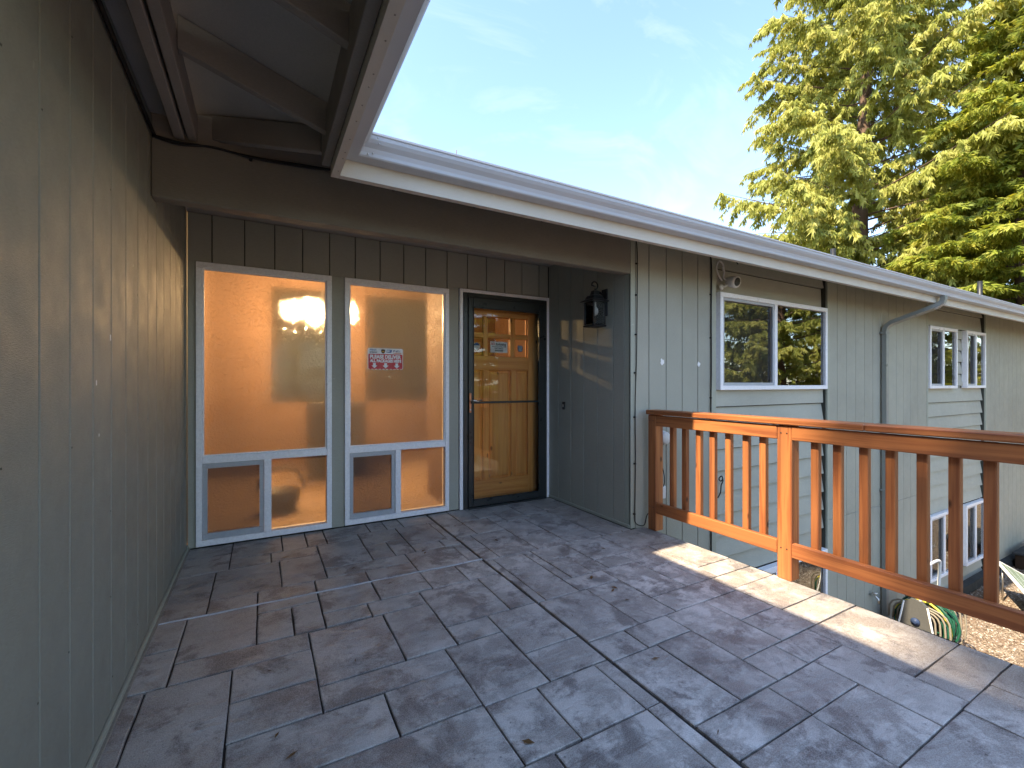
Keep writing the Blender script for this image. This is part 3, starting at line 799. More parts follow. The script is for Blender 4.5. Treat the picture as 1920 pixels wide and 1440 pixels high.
# real openings: the core is replaced by pieces round the lites
fd.data = bpy.data.meshes.new('front_door'); 
bmx = bmesh.new()
core = [(1.712, 2.698, .02, 2.06)]
for a in lx:
    for b in lz: core = subtract(core, (a[0], a[1], b[0], b[1]))
for (a, b, c, d) in core:
    r = bmesh.ops.create_cube(bmx, size=1)['verts']
    bmesh.ops.scale(bmx, vec=(b - a, .015, d - c), verts=r)
    bmesh.ops.translate(bmx, vec=((a + b) / 2 - 2.205, 0, (c + d) / 2 - 1.04), verts=r)
bmx.to_mesh(fd.data); bmx.free(); fd.data.materials.append(M['pine_z'])
for a, b in ((1.712, 1.86), (2.55, 2.698)): box('stile', a, b, YD, YD + .0245, .02, 2.06, M['pine_z'], fd, .003)
for z0, z1 in ((.02, .245), (1.385, 1.53), (1.945, 2.06)): box('rail', 1.8605, 2.5495, YD + .0005, YD + .0245, z0, z1, M['pine_x'], fd, .003)
for a, b in ((2.0105, 2.0645), (2.3305, 2.3845)):
    box('muntin', a, b, YD + .001, YD + .0245, 1.5305, 1.9445, M['pine_z'], fd, .003)
for a, b in ((1.861, 2.010), (2.065, 2.330), (2.385, 2.549)):
    box('muntin', a, b, YD + .002, YD + .0245, 1.7225, 1.7725, M['pine_x'], fd, .003)
for a, b in ((2.006, 2.0745), (2.3355, 2.3995)): box('mullion', a, b, YD + .001, YD + .0245, .2455, 1.3845, M['pine_z'], fd, .003)
for (a, b) in px:
    z0, z1 = .2465, 1.3835; i1, i2 = .010, .034
    ys_ = (YD + .021, YD + .012)
    vs = []
    for ins, yy in ((0.0, YD + .010), (i1, YD + .021), (i2, YD + .007), (i2 + .004, YD + .005)):
        vs += [(a + ins, yy, z0 + ins), (b - ins, yy, z0 + ins), (b - ins, yy, z1 - ins), (a + ins, yy, z1 - ins)]
    fs = [(k * 4 + i, k * 4 + (i + 1) % 4, k * 4 + 4 + (i + 1) % 4, k * 4 + 4 + i) for k in range(3) for i in range(4)] + [(12, 13, 14, 15)]
    poly('panel', vs, fs, M['pine_z'], fd)
for a in lx:
    for b in lz: box('pane', a[0] + .001, a[1] - .001, YD + .014, YD + .018, b[0] + .001, b[1] - .001, M['door_glass'], fd)
bars('door_jamb', [(1.66, 1.71, YD - .04, YD + .06, .0, 2.1), (2.70, 2.756, YD - .04, YD + .06, .0, 2.1), (1.71, 2.70, YD - .04, YD + .06, 2.062, 2.12)], M['dark_wood'], fd)

# interior room seen through the hammered glass -------------------------------
room = box('interior_wall', -.62, 3.6, 7.05, 7.15, 0, .98, M['peach'], house)
bars('room_wall', [(-.70, -.60, 4.25, 7.15, 0, 2.9), (3.6, 3.7, 4.25, 7.15, 0, 2.9), (-.62, .12, 7.05, 7.15, .98, 2.9), (2.75, 3.6, 7.05, 7.15, .98, 2.9), (.12, 2.75, 7.05, 7.15, 2.6, 2.9), (1.13, 1.38, 7.05, 7.15, .98, 2.6), (1.64, 1.70, 4.25, 4.9, 0, 2.9)], M['peach'], room)
box('room_ceiling', -.7, 3.7, 4.24, 7.15, 2.9, 2.95, M['peach'], room)
box('room_floor', -.7, 3.7, 4.24, 7.15, -.05, .0, M['carpet'], room)
box('pane', .12, 2.75, 7.09, 7.094, .98, 2.6, M['door_glass'], room)
t = thing('cabinet', 'dark wooden cabinet blurred behind the hammered window glass', 'cabinet', (1.05, 5.9, 0))
bars('carcass', [(.52, 1.22, 6.2, 6.55, .05, 1.0)], M['dark_wood'], t, .01)
for x in (.54, .88): box('door', x, x + .32, 6.185, 6.199, .09, .95, M['dark_wood'], t, .005)
t = thing('floor_basket', 'low dark basket blurred behind the bottom hammered panes nearest the side wall', 'basket', (.15, 4.9, 0))
lathe('body', (.17, 4.95, 0), [(.13, .0), (.16, .08), (.17, .20), (.155, .205), (.14, .10)], M['dark_wood'], t, 20)
tube('handle', smooth_path([(-.04, 4.95, .20), (.02, 4.95, .36), (.17, 4.95, .42), (.32, 4.95, .36), (.38, 4.95, .20)], 4), .014, M['dark_wood'], t)
ch = thing('chandelier', 'lit chandelier with warm bulbs glowing through the hammered glass', 'chandelier', (.66, 6.0, 2.0))
tube('stem', [(.66, 6, 2.9), (.66, 6, 2.05)], .01, M['black_metal'], ch)
lathe('hub', (.66, 6, 2.0), [(.005, -.03), (.04, 0), (.05, .03), (.02, .08)], M['black_metal'], ch)
BP = []
for i in range(5):
    a = R(72 * i + 25); x, y = .66 + .34 * math.cos(a), 6 + .34 * math.sin(a)
    tube('arm', smooth_path([(.66, 6, 2.02), (.66 + .17 * math.cos(a), 6 + .17 * math.sin(a), 1.97), (x, y, 2.07)], 4), .008, M['black_metal'], ch)
    lathe('bulb', (x, y, 2.13), [(.010, -.03), (.018, -.012), (.022, .006), (.018, .022), (.005, .032)], M['bulb_lit'], ch, 12)
    BP.append((x, y, 2.13))
for i, p in enumerate(BP):
    ld = bpy.data.lights.new('chandelier_light', 'POINT'); ld.energy = 31.0; ld.color = (1.0, 0.62, 0.28); ld.shadow_soft_size = .015
    lo = bpy.data.objects.new('chandelier_light', ld); COL.objects.link(lo); lo.parent = ch; lo.location = Vector((p[0], p[1], p[2] + .0)) - Vector((.66, 6.0, 2.0))
# rooms behind the facade windows
ir = bars('room_partition', [(3.0, 20, 4.4, 4.5, -2.2, 2.6), (3.0, 20, YF + .13, 4.4, -.30, -.12), (8.0, 8.1, YF + .13, 4.4, -2.2, 2.6), (10.1, 10.2, YF + .13, 4.4, -2.2, 2.6), (11.9, 12.0, YF + .13, 4.4, -2.2, 2.6)], M['room_dark'], house, loc=(6, 4.4, 0))
for x0, x1, z0, z1 in ((5.55, 5.88, 1.2, 2.13), (9.6, 9.9, 1.2, 2.12), (10.95, 11.2, 1.2, 2.12)):
    n = 14; vs = []; fs = []
    for i in range(n + 1):
        x = x0 + (x1 - x0) * i / n; y = YF + .13 + .018 * math.sin(i * 1.9); vs += [(x, y, z0), (x, y, z1)]
    for i in range(n): fs.append((2 * i, 2 * i + 2, 2 * i + 3, 2 * i + 1))
    poly('curtain', vs, fs, M['curtain'], ir, smooth=True)

# entry beam and porch ceiling ---------------------------------------------
box('entry_beam', XL + .001, XR - .001, YF - .002, YF + .088, 2.185, 2.50, M['beam'], house, .006)
box('porch_ceiling', XL, XR + .1, YF + .089, YB + .15, 2.535, 2.56, M['soffit'], house)
# roof: two wings with open eaves meeting in a valley
S = 1 / 3.0
EX, EY = .30, 2.38            # inner faces of the fascias
def zl(x): return 2.515 + (EX - x) * S
def zf(y): return 2.515 + (y - EY) * S
rf = poly('roof', [(EX + .03, -6, zl(EX + .03) + .004), (EX + .03, EY - .03, zl(EX + .03) + .004), (EX - 3.6, EY + 3.6, zl(EX - 3.6) + .02), (EX - 3.6, -6, zl(EX - 3.6) + .02),
                   (EX + .03, -6, zl(EX + .03) + .014), (EX + .03, EY - .03, zl(EX + .03) + .014), (EX - 3.6, EY + 3.6, zl(EX - 3.6) + .06), (EX - 3.6, -6, zl(EX - 3.6) + .06)],
          [(0, 1, 2, 3), (7, 6, 5, 4), (0, 4, 5, 1), (1, 5, 6, 2), (2, 6, 7, 3), (3, 7, 4, 0)], M['roofing'], house)
poly('roof_slope', [(EX + .03, EY - .03, zf(EY - .03) + .004), (22, EY - .03, zf(EY - .03) + .004), (22, EY + 6, zf(EY + 6) + .02), (EX - 6, EY + 6, zf(EY + 6) + .02),
                    (EX + .03, EY - .03, zf(EY - .03) + .014), (22, EY - .03, zf(EY - .03) + .014), (22, EY + 6, zf(EY + 6) + .06), (EX - 6, EY + 6, zf(EY + 6) + .06)],
     [(3, 2, 1, 0), (4, 5, 6, 7), (0, 1, 5, 4), (1, 2, 6, 5), (2, 3, 7, 6), (3, 0, 4, 7)], M['roofing'], rf)
poly('roof_slope', [(EX - 3.6, -6, 3.77), (EX - 3.6, 8.38, 3.77), (-6.8, 8.38, 2.6), (-6.8, -6, 2.6)], [(0, 1, 2, 3)], M['roofing'], rf)
poly('roof_slope', [(EX - 6, EY + 6, 4.535), (22, EY + 6, 4.535), (22, 14, 2.7), (EX - 6, 14, 2.7)], [(0, 1, 2, 3)], M['roofing'], rf)
poly('soffit_sheet', [(EX, -6, zl(EX)), (EX, EY, zl(EX)), (-.75, EY + 1.05, zl(-.75)), (-.75, -6, zl(-.75))], [(0, 1, 2, 3)], M['soffit'], rf)
poly('soffit_sheet', [(EX, EY, zf(EY)), (21, EY, zf(EY)), (21, 3.43, zf(3.43)), (-.75, 3.43, zf(3.43))], [(3, 2, 1, 0)], M['soffit'], rf)
yr = 2.22
while yr > -5:
    beam_between('rafter', (-.292, yr, zl(-.292) - .137), (EX - .002, yr, zl(EX - .002) - .137), .040, .135, M['rafter'], rf)
    yr -= .61
beam_between('rafter', (-.30, 2.98, zl(-.30) - .137), (EX - .03, 2.41, zl(EX - .03) - .137), .042, .130, M['rafter'], rf)
box('lookout', -.392, -.346, -5.5, YF + .05, 2.503, 2.655, M['rafter'], rf, .004)
box('lookout', -.335, -.294, -5.5, YF + .02, 2.512, 2.655, M['rafter'], rf, .004)
beam_between('sub_fascia', (EX - .022, -5.5, 2.315), (EX - .022, EY - .002, 2.315), .040, .18, M['rafter'], rf)
box('leak_blocker', -.70, 2.9, YF + .03, YF + .07, 2.501, 2.665, M['rafter'], rf)  # added box above the beam, blocks light leaking out under the eave
x = .9
while x < 20:
    beam_between('rafter', (x, YF + .06, zf(YF + .06) - .137), (x, EY + .002, zf(EY + .002) - .137), .040, .135, M['rafter'], rf)
    x += .61
extrude_x('fascia', [(EY, 2.268), (EY, 2.50), (EY - .038, 2.49), (EY - .038, 2.268)], EX + .0405, 21, M['fascia'], rf)
extrude_y('fascia', [(EX, 2.268), (EX, 2.50), (EX + .038, 2.49), (EX + .038, 2.268)], -5.5, EY, M['fascia'], rf)
# wall cap in the dark gap over the side wall
box('wall_plate', -.62, -.395, -5, YF - .01, 2.601, 2.64, M['soffit'], rf)

# gutters ---------------------------------------------------------------
GP = [(0, .105), (0, 0), (.072, 0), (.078, .006), (.080, .022), (.088, .042), (.106, .060), (.116, .075), (.118, .092), (.124, .096), (.124, .106), (.114, .106), (.114, .098), (.108, .092), (.106, .078), (.096, .065), (.078, .047), (.073, .026), (.070, .005), (.004, .005), (.004, .105)]
GZ = 2.352
yo, xo = EY - .041, EX + .041
n = len(GP)
# front gutter: runs +X from the mitre
vs = [(xo + a, yo - a, GZ + b) for a, b in GP] + [(21, yo - a, GZ + b) for a, b in GP]
fs = [(i, (i + 1) % n, n + (i + 1) % n, n + i) for i in range(n)] + [tuple(range(n, 2 * n))]
g1 = poly('rain_gutter', vs, fs, M['gutter'])
tag(g1, 'long white metal rain gutter along the front eave above the windows', 'gutter')
vs = [(xo + a, yo - a, GZ + b) for a, b in GP] + [(xo + a, -5.5, GZ + b) for a, b in GP]
fs = [((i + 1) % n, i, n + i, n + (i + 1) % n) for i in range(n)] + [tuple(range(n, 2 * n))[::-1]]
g2 = poly('rain_gutter', vs, fs, M['gutter'])
tag(g2, 'white metal rain gutter running overhead above the side wall eave', 'gutter')
for (dx, dz) in ((.10, .085), (.115, .06), (.07, .012), (.13, .02)):
    a = .085 if dz < .03 else .115
    lathe('rivet', (xo + a + dx * .4, yo - a + .0, GZ + dz), [(.004, 0), (.004, -.003), (.001, -.004)], M['steel'], g1, 8, 'y')

# downspout ----------------------------------------------------------------
path = [(7.50, 2.275, 2.352), (7.50, 2.275, 2.31), (7.495, 2.285, 2.27), (7.48, 2.32, 2.235), (7.46, 2.37, 2.212), (7.38, 2.60, 2.115), (7.325, 2.74, 2.055), (7.312, 2.785, 2.02), (7.31, 2.805, 1.98), (7.31, 2.808, 1.93)]
ds = tube('downspout', path + [(7.31, 2.808, -1.93)], .038, M['downspout'], None, square=True, ry=.026)
tag(ds, 'sage green metal downspout bending from the gutter to the front wall', 'downspout')
tube('shoe', [(7.31, 2.808, -1.93), (7.32, 2.80, -1.99), (7.36, 2.74, -2.05), (7.50, 2.58, -2.14)], .040, M['downspout'], ds, square=True, ry=.028)
for z in (1.91, -.2): box('strap', 7.255, 7.365, 2.779, 2.850, z, z + .03, M['downspout'], ds, .002)
for i in range(7):
    p = Vector(path[2]).lerp(Vector(path[4]), i / 6) + Vector((0, -.0, -.0))
    box('crimp', p.x - .039, p.x + .039, p.y - .03, p.y - .025, p.z - .022, p.z - .018, M['gutter'], ds)

# ------------------------------------------------------------------ railing
rl = thing('deck_railing', 'orange stained cedar railing along the open side of the terrace', 'railing', (2.93, 1.2, 0))
def post(y0, y1): box('post', 2.888, 2.978, y0, y1, -.030 if y0 > 5 else .002, .978, M['cedar_z'], rl, .005)
post(2.695, 2.782); post(1.592, 1.682); post(.44, .53); post(-.70, -.61)
box('hand_rail', 2.868, 3.008, 1.20, 2.79, .982, 1.020, M['cedar_y'], rl, .006)
box('hand_rail', 2.868, 3.008, -1.4, 1.197, .982, 1.020, M['cedar_y'], rl, .006)
for y0, y1 in ((1.683, 2.694), (.531, 1.591), (-.609, .439)):
    box('upper_rail', 2.886, 2.926, y0, y1, .888, .975, M['cedar_y'], rl, .004)
    box('lower_rail', 2.886, 2.926, y0, y1, .155, .243, M['cedar_y'], rl, .004)
bal = []
YL = [2.585, 2.463, 2.332, 2.21, 2.08, 1.946, 1.825, 1.50, 1.379, 1.247, 1.125, .994, .872, .75, .335, .21, .085, -.04, -.165, -.29, -.415]
for y in YL:
    b = box('baluster', 2.927, 2.967, y - .044, y, .15, .972, M['cedar_z'], rl, .004)
    b.rotation_euler = (0, 0, rnd.uniform(-.03, .03))
lathe('bolt', (2.926, .727, .175), [(.014, 0), (.014, -.003), (.006, -.005)], M['black_metal'], rl, 10, 'x')

for y in (2.74, 1.637, .485):
    for z in (.20, .93):
        for dy in (-.018, .018): lathe('screw', (2.8862, y + dy * (1 if z > .5 else 1), z), [(.0045, 0), (.0045, -.0012), (.001, -.0016)], M['black_metal'], rl, 6, 'x')
for i in range(16):
    y = 2.30 - i * .115 + rnd.uniform(-.03, .03)
    box('nail_head', .322, .327, y, y + .005, 2.2665, 2.268, M['rafter'], rf)
# fallen leaf and needle litter
LV = []; LF = []
for i in range(90):
    x = rnd.uniform(-.3, 2.85); y = rnd.uniform(.6, 3.9)
    if x > 2.7 and y > 2.8: continue
    a = rnd.uniform(0, 6.28); l = rnd.uniform(.006, .016) if i % 6 else .024; w_ = l * rnd.uniform(.12, .45); b = len(LV); z = .0045
    ca, sa = math.cos(a), math.sin(a)
    LV += [(x - ca * l, y - sa * l, z), (x + sa * w_, y - ca * w_, z + .003), (x + ca * l, y + sa * l, z + .001), (x - sa * w_, y + ca * w_, z + .002)]
    LF.append((b, b + 1, b + 2, b + 3))
tag(poly('leaf_litter', LV, LF, paint('dry_leaf', (.16, .085, .03), .8, .4, speck=False)), 'scattered dry needles and leaf bits on the terrace stones', None, None, 'stuff')

# ------------------------------------------------------------------ wall lantern
ln = thing('wall_lantern', 'black metal lantern with a clear bulb on the entry side wall', 'lantern', (2.70, 3.19, 1.85))
box('back_plate', 2.742, 2.7565, 3.135, 3.215, 1.86, 2.11, M['black_metal'], ln, .008)
LX, LY = 2.645, 3.19
tube('arm', [(2.745, LY, 2.06), (LX + .035, LY, 2.085), (LX, LY, 2.09)], .010, M['black_metal'], ln)
sc_ = [(LX + .035 * math.cos(a), LY, 2.135 + .035 * math.sin(a)) for a in [R(-90 + 30 * i) for i in range(10)]]
tube('scroll', sc_ + [(LX + .005, LY, 2.128)], .007, M['black_metal'], ln, 8)
def frustum(name, cx, cy, prof, mat, parent):
    vs = []; fs = []
    for h, z in prof: vs += [(cx - h, cy - h, z), (cx + h, cy - h, z), (cx + h, cy + h, z), (cx - h, cy + h, z)]
    for i in range(len(prof) - 1):
        for k in range(4): a = i * 4 + k; b = i * 4 + (k + 1) % 4; fs.append((a, b, b + 4, a + 4))
    fs.append((3, 2, 1, 0)); m = (len(prof) - 1) * 4; fs.append((m, m + 1, m + 2, m + 3))
    return poly(name, vs, fs, mat, parent)
frustum('roof', LX, LY, [(.092, 1.985), (.092, 1.992), (.062, 2.012), (.050, 2.040), (.030, 2.050), (.022, 2.085), (.012, 2.092)], M['black_metal'], ln)
frustum('base', LX, LY, [(.040, 1.752), (.070, 1.758), (.076, 1.768), (.062, 1.778)], M['black_metal'], ln)
for sx in (-1, 1):
    for sy in (-1, 1): box('corner_bar', LX + sx * .062 - .006, LX + sx * .062 + .006, LY + sy * .062 - .006, LY + sy * .062 + .006, 1.779, 1.985, M['black_metal'], ln, .001)
for sx, sy in ((-1, 0), (1, 0), (0, -1), (0, 1)):
    if sx: box('pane', LX + sx * .063 - .001, LX + sx * .063 + .001, LY - .055, LY + .055, 1.78, 1.984, M['door_glass'], ln)
    else: box('pane', LX - .055, LX + .055, LY + sy * .063 - .001, LY + sy * .063 + .001, 1.78, 1.984, M['door_glass'], ln)
lathe('bulb', (LX, LY, 1.90), [(.014, .085), (.014, .045), (.030, .02), (.034, -.005), (.026, -.028), (.008, -.038)], M['white_plastic'], ln, 14)

db = thing('doorbell', 'small black doorbell button on the entry side wall', 'doorbell', (2.75, 3.815, .98))
box('housing', 2.742, 2.7565, 3.796, 3.832, .975, 1.055, M['black_metal'], db, .003)
box('button', 2.739, 2.7425, 3.805, 3.823, 1.0, 1.03, M['steel'], db, .002)

# ------------------------------------------------------------------ security camera
sc = thing('security_camera', 'white round security camera with looped cable above the wide window', 'camera', (4.02, 2.86, 2.27))
cc = Vector((4.06, 2.78, 2.245))
ax = Vector((-.05, -.95, -.22)).normalized()
q = ax.to_track_quat('Z', 'Y')
def lathe_dir(name, c, q, prof, mat, parent, seg=20):
    vs = []; fs = []
    for (r, h) in prof:
        for k in range(seg): a = 2 * math.pi * k / seg; vs.append(Vector(c) + q @ Vector((r * math.cos(a), r * math.sin(a), h)))
    for i in range(len(prof) - 1):
        for k in range(seg): a = i * seg + k; b = i * seg + (k + 1) % seg; fs.append((a, b, b + seg, a + seg))
    fs.append(tuple(range(seg))[::-1]); fs.append(tuple((len(prof) - 1) * seg + k for k in range(seg)))
    return poly(name, vs, fs, mat, parent, c, True)
lathe_dir('body', cc, q, [(.020, -.085), (.045, -.075), (.056, -.04), (.060, .01), (.056, .03), (.044, .033)], M['white_plastic'], sc)
lathe_dir('lens', cc, q, [(.043, .030), (.040, .036), (.018, .040), (.014, .037)], M['black_metal'], sc)
lathe_dir('mount', Vector((3.98, 2.873, 2.20)), Vector((0, -1, 0)).to_track_quat('Z', 'Y'), [(.030, 0), (.030, .012), (.014, .02)], M['white_plastic'], sc)
tube('arm', [(3.98, 2.86, 2.20), (4.0, 2.84, 2.205), (4.03, 2.82, 2.225)], .010, M['white_plastic'], sc)
tube('cable', smooth_path([(3.975, 2.855, 2.26), (3.915, 2.86, 2.33), (3.90, 2.86, 2.40), (3.94, 2.855, 2.45), (3.99, 2.855, 2.42), (4.01, 2.855, 2.35), (3.99, 2.85, 2.29), (4.01, 2.83, 2.265)], 5), .008, M['white_plastic'], sc)
tube('plug', [(3.985, 2.853, 2.40), (4.0, 2.853, 2.36)], .011, M['white_plastic'], sc)

# ------------------------------------------------------------------ cables
cb = thing('string_cable', 'black cable sagging along the eave and down the front wall', 'cable', (1.2, 2.84, 2.5))
cpts = [(-.475, 2.835, 2.487), (-.37, 2.835, 2.478), (-.22, 2.835, 2.488), (-.05, 2.835, 2.482), (.21, 2.835, 2.498), (.45, 2.83, 2.507), (.73, 2.835, 2.495), (.92, 2.835, 2.502), (1.09, 2.835, 2.482), (1.29, 2.835, 2.502), (1.51, 2.835, 2.492), (1.85, 2.835, 2.512), (2.12, 2.835, 2.495), (2.45, 2.835, 2.512), (2.71, 2.835, 2.508), (2.80, 2.83, 2.505)]
tube('upper_run', smooth_path(cpts, 5), .0055, M['cable'], cb, 6)
tube('second_run', smooth_path([(x, y - .012, z - .010 - .008 * math.sin(i * 2.1)) for i, (x, y, z) in enumerate(cpts)], 5), .0055, M['cable'], cb, 6)
tube('second_run', smooth_path([(2.80, 2.835, 2.50), (3.1, 2.835, 2.495), (3.4, 2.835, 2.50), (3.68, 2.835, 2.515), (3.9, 2.835, 2.485), (4.1, 2.84, 2.505), (4.22, 2.85, 2.455)], 5), .006, M['cable'], cb, 6)
tube('side_run', smooth_path([(-.470, 2.83, 2.49), (-.470, 2.2, 2.50), (-.468, 1.6, 2.51), (-.470, .9, 2.50), (-.47, 0, 2.51)], 5), .009, M['cable'], cb, 6)
tube('corner_drop', smooth_path([(2.78, 2.838, 2.505), (2.815, 2.838, 2.44), (2.822, 2.838, 2.2), (2.818, 2.838, 1.8), (2.812, 2.838, 1.45), (2.796, 2.838, 1.05), (2.80, 2.838, .68), (2.796, 2.838, .33), (2.79, 2.838, .12), (2.80, 2.83, .045), (2.86, 2.80, .030), (2.89, 2.80, .10), (2.90, 2.79, .13)], 5), .0042, M['cable'], cb, 6)
tube('window_drop', smooth_path([(3.66, 2.838, 2.51), (3.76, 2.838, 2.50), (3.795, 2.838, 2.36), (3.79, 2.838, 1.93), (3.792, 2.838, 1.4), (3.785, 2.838, .98), (3.79, 2.838, .2), (3.79, 2.838, -.55)], 5), .0065, M['cable'], cb, 6)
for x, z in ((2.818, 2.27), (2.815, 2.0), (2.81, 1.66), (2.80, 1.33), (2.795, .95), (2.797, .55), (2.79, .12), (3.79, 2.1), (3.79, 1.68), (3.79, 1.1)):
    box('clip', x - .010, x + .010, 2.834, 2.8515, z, z + .012, M['cable'], cb, .002)
for x in (-.05, .73, 1.29, 1.85, 2.45): box('clip', x - .008, x + .008, 2.825, 2.849, 2.462, 2.482, M['cable'], cb, .002)
hk = thing('wire_hook', 'short loop of black wire hanging on the lapped boards behind the railing', 'wire', (3.93, 2.86, .3))
tube('loop', smooth_path([(3.92, 2.862, .12), (3.96, 2.86, .17), (3.965, 2.857, .24), (3.99, 2.855, .28), (3.97, 2.855, .33), (3.93, 2.855, .31), (3.955, 2.855, .28), (3.99, 2.855, .30)], 4), .006, M['cable'], hk, 6)
fl = thing('flood_light', 'round white outdoor fitting on the wall behind the first railing post', 'light fitting', (3.10, 2.80, .78))
lathe('housing', (3.13, 2.85, .76), [(.062, 0), (.064, -.02), (.055, -.028), (.055, -.05), (.048, -.058)], M['white_plastic'], fl, 20, 'y')
oc = thing('outlet_cover', 'small white outlet cover low on the wall behind the first railing post', 'outlet', (3.13, 2.84, .28))
box('cover', 3.085, 3.155, 2.82, 2.851, .22, .33, M['white_plastic'], oc, .006)
tube('cord', smooth_path([(3.12, 2.82, .33), (3.11, 2.80, .38), (3.125, 2.82, .44), (3.12, 2.835, .50)], 4), .004, M['cable'], oc, 6)
for i, (x, z, s) in enumerate(((3.135, 1.44, .022), (3.625, 1.43, .018))):
    vs = [(x + s * (1 + .35 * math.sin(k * 2.3 + i)) * math.cos(k * .628), 2.8505 - .0, z + 1.25 * s * (1 + .3 * math.cos(k * 1.7)) * math.sin(k * .628)) for k in range(10)]
    vs2 = [(a, b - .002, c) for a, b, c in vs]
    o = poly('filler_patch', vs + vs2, [tuple(range(10, 20))] + [(k, (k + 1) % 10, 10 + (k + 1) % 10, 10 + k) for k in range(10)], M['white_print'])
    tag(o, ('dab of white filler on the front wall nearer the entry corner', 'dab of white filler on the front wall nearer the wide window')[i], 'filler patch')

# ------------------------------------------------------------------ signs
ys_ = YB + .0285
sg = tag(link('delivery_sign', None, None, (.99, ys_, 1.38)), 'red and white delivery sticker on the second hammered window', 'sign')
sx0, sx1, sz0, sz1 = .832, 1.150, 1.372, 1.565
def rrect(name, x0, x1, z0, z1, r, y, mat, parent, t=.0012):
    pts = []
    for cx, cz, a0 in ((x1 - r, z1 - r, 0), (x0 + r, z1 - r, 90), (x0 + r, z0 + r, 180), (x1 - r, z0 + r, 270)):
        for k in range(5): a = R(a0 + 22.5 * k); pts.append((cx + r * math.cos(a), cz + r * math.sin(a)))
    n = len(pts)
    vs = [(a, y, b) for a, b in pts] + [(a, y + t, b) for a, b in pts]
    return poly(name, vs, [tuple(range(n))[::-1], tuple(range(n, 2 * n))] + [(i, (i + 1) % n, n + (i + 1) % n, n + i) for i in range(n)], mat, parent)
rrect('backing', sx0, sx1, sz0, sz1, .012, ys_ - .0012, M['white_print'], sg)
rrect('red_field', sx0 + .005, sx1 - .005, sz0 + .005, 1.513, .010, ys_ - .0018, M['red_print'], sg, .0005)
for i in range(9):
    a = sx0 + .018 + i * .033; box('border_dash', a, a + .012, ys_ - .0020, ys_ - .0014, sz0 + .0002, sz0 + .005, M['red_print'], sg)
yt = ys_ - .0026
text('lettering', 'PLEASE DELIVER', .045, .852, 1.472, yt, M['white_print'], sg, bold=.0022, width=.280)
text('lettering', 'ALL PACKAGES HERE', .036, .850, 1.438, yt, M['white_print'], sg, bold=.0020, width=.284)
for cx in (.890, .990, 1.092):
    poly('arrow', [(cx - .012, yt, 1.430), (cx + .012, yt, 1.430), (cx + .012, yt, 1.408), (cx + .026, yt, 1.408), (cx, yt, 1.382), (cx - .026, yt, 1.408), (cx - .012, yt, 1.408)], [(0, 6, 2, 1), (5, 4, 3)], M['white_print'], sg)
text('lettering', 'Walmart', .020, .848, 1.542, yt, M['blue_print'], sg, width=.060, bold=.0004)
text('lettering', 'amazon', .020, .848, 1.523, yt, M['black_print'], sg, width=.066, bold=.0006)
def shield(x, z, w, h, mat, y):
    pts = [(x - w, z + h * .8), (x, z + h), (x + w, z + h * .8), (x + w, z - h * .2), (x + w * .6, z - h * .7), (x, z - h), (x - w * .6, z - h * .7), (x - w, z - h * .2)]
    return poly('emblem', [(a, y, b) for a, b in pts], [tuple(range(8))[::-1]], mat, sg)
shield(.968, 1.537, .018, .020, M['brown_print'], yt)
text('lettering', 'ups', .017, .956, 1.532, yt - .0005, M['gold_print'], sg, bold=.0006, width=.024)
poly('emblem', [(1.004, yt, 1.553), (1.048, yt, 1.553), (1.042, yt, 1.527), (.998, yt, 1.527)], [(3, 2, 1, 0)], M['blue_print'], sg)
poly('emblem', [(1.006, yt - .0004, 1.549), (1.040, yt - .0004, 1.545), (1.028, yt - .0004, 1.538), (1.003, yt - .0004, 1.530)], [(3, 2, 1, 0)], M['white_print'], sg)
text('lettering', 'Fed', .024, 1.062, 1.534, yt, M['purple_print'], sg, bold=.0009, width=.036)
text('lettering', 'Ex', .024, 1.101, 1.534, yt, M['grey_alu'], sg, bold=.0009, width=.026)
text('lettering', 'LASERSHIP', .013, 1.062, 1.519, yt, M['orange_print'], sg, bold=.0005, width=.074)

YN = YD + .0125
ns = tag(link('no_soliciting_sign', None, None, (2.19, YN, 1.56)), 'white no soliciting notice in the middle lower pane of the wooden door', 'sign')
rrect('card', 2.095, 2.298, 1.572, 1.688, .002, YN - .001, M['white_print'], ns)
yt = YN - .0022
text('lettering', 'NO', .036, 2.106, 1.651, yt, M['red_print'], ns, bold=.001, width=.040)
text('lettering', 'Soliciting', .036, 2.155, 1.648, yt, M['black_print'], ns, bold=.001, shear=.3, width=.130)
text('lettering', 'Please do not knock or ring', .014, 2.112, 1.631, yt, M['black_print'], ns, bold=.0005, width=.170)
text('lettering', "DON'T MAKE IT", .020, 2.145, 1.609, yt, M['black_print'], ns, bold=.0007, width=.100)
text('lettering', 'AWKWARD', .022, 2.145, 1.586, yt, M['black_print'], ns, bold=.0012, width=.100)
bd = tag(link('round_badge', None, None, (1.93, YN, 1.6)), 'round blue and white badge sticker in the left lower pane of the wooden door', 'sticker')
def disc(name, cx, cz, r, y, mat, parent, a0=0, a1=360):
    pts = [(cx + r * math.cos(R(a0 + (a1 - a0) * k / 24)), cz + r * math.sin(R(a0 + (a1 - a0) * k / 24))) for k in range(25 if a1 - a0 < 360 else 24)]
    m = len(pts); vs = [(a, y, b) for a, b in pts] + [(a, y + .0006, b) for a, b in pts]
    return poly(name, vs, [tuple(range(m))[::-1]] + [(i, (i + 1) % m, m + (i + 1) % m, m + i) for i in range(m)], mat, parent)
disc('badge', 1.938, 1.630, .037, YN - .001, M['white_print'], bd)
disc('badge_top', 1.938, 1.632, .034, YN - .0018, M['blue_print'], bd, 10, 170)
poly('badge_tip', [(1.916, YN - .0012, 1.604), (1.96, YN - .0012, 1.604), (1.938, YN - .0012, 1.584)], [(0, 1, 2)], M['white_print'], bd)
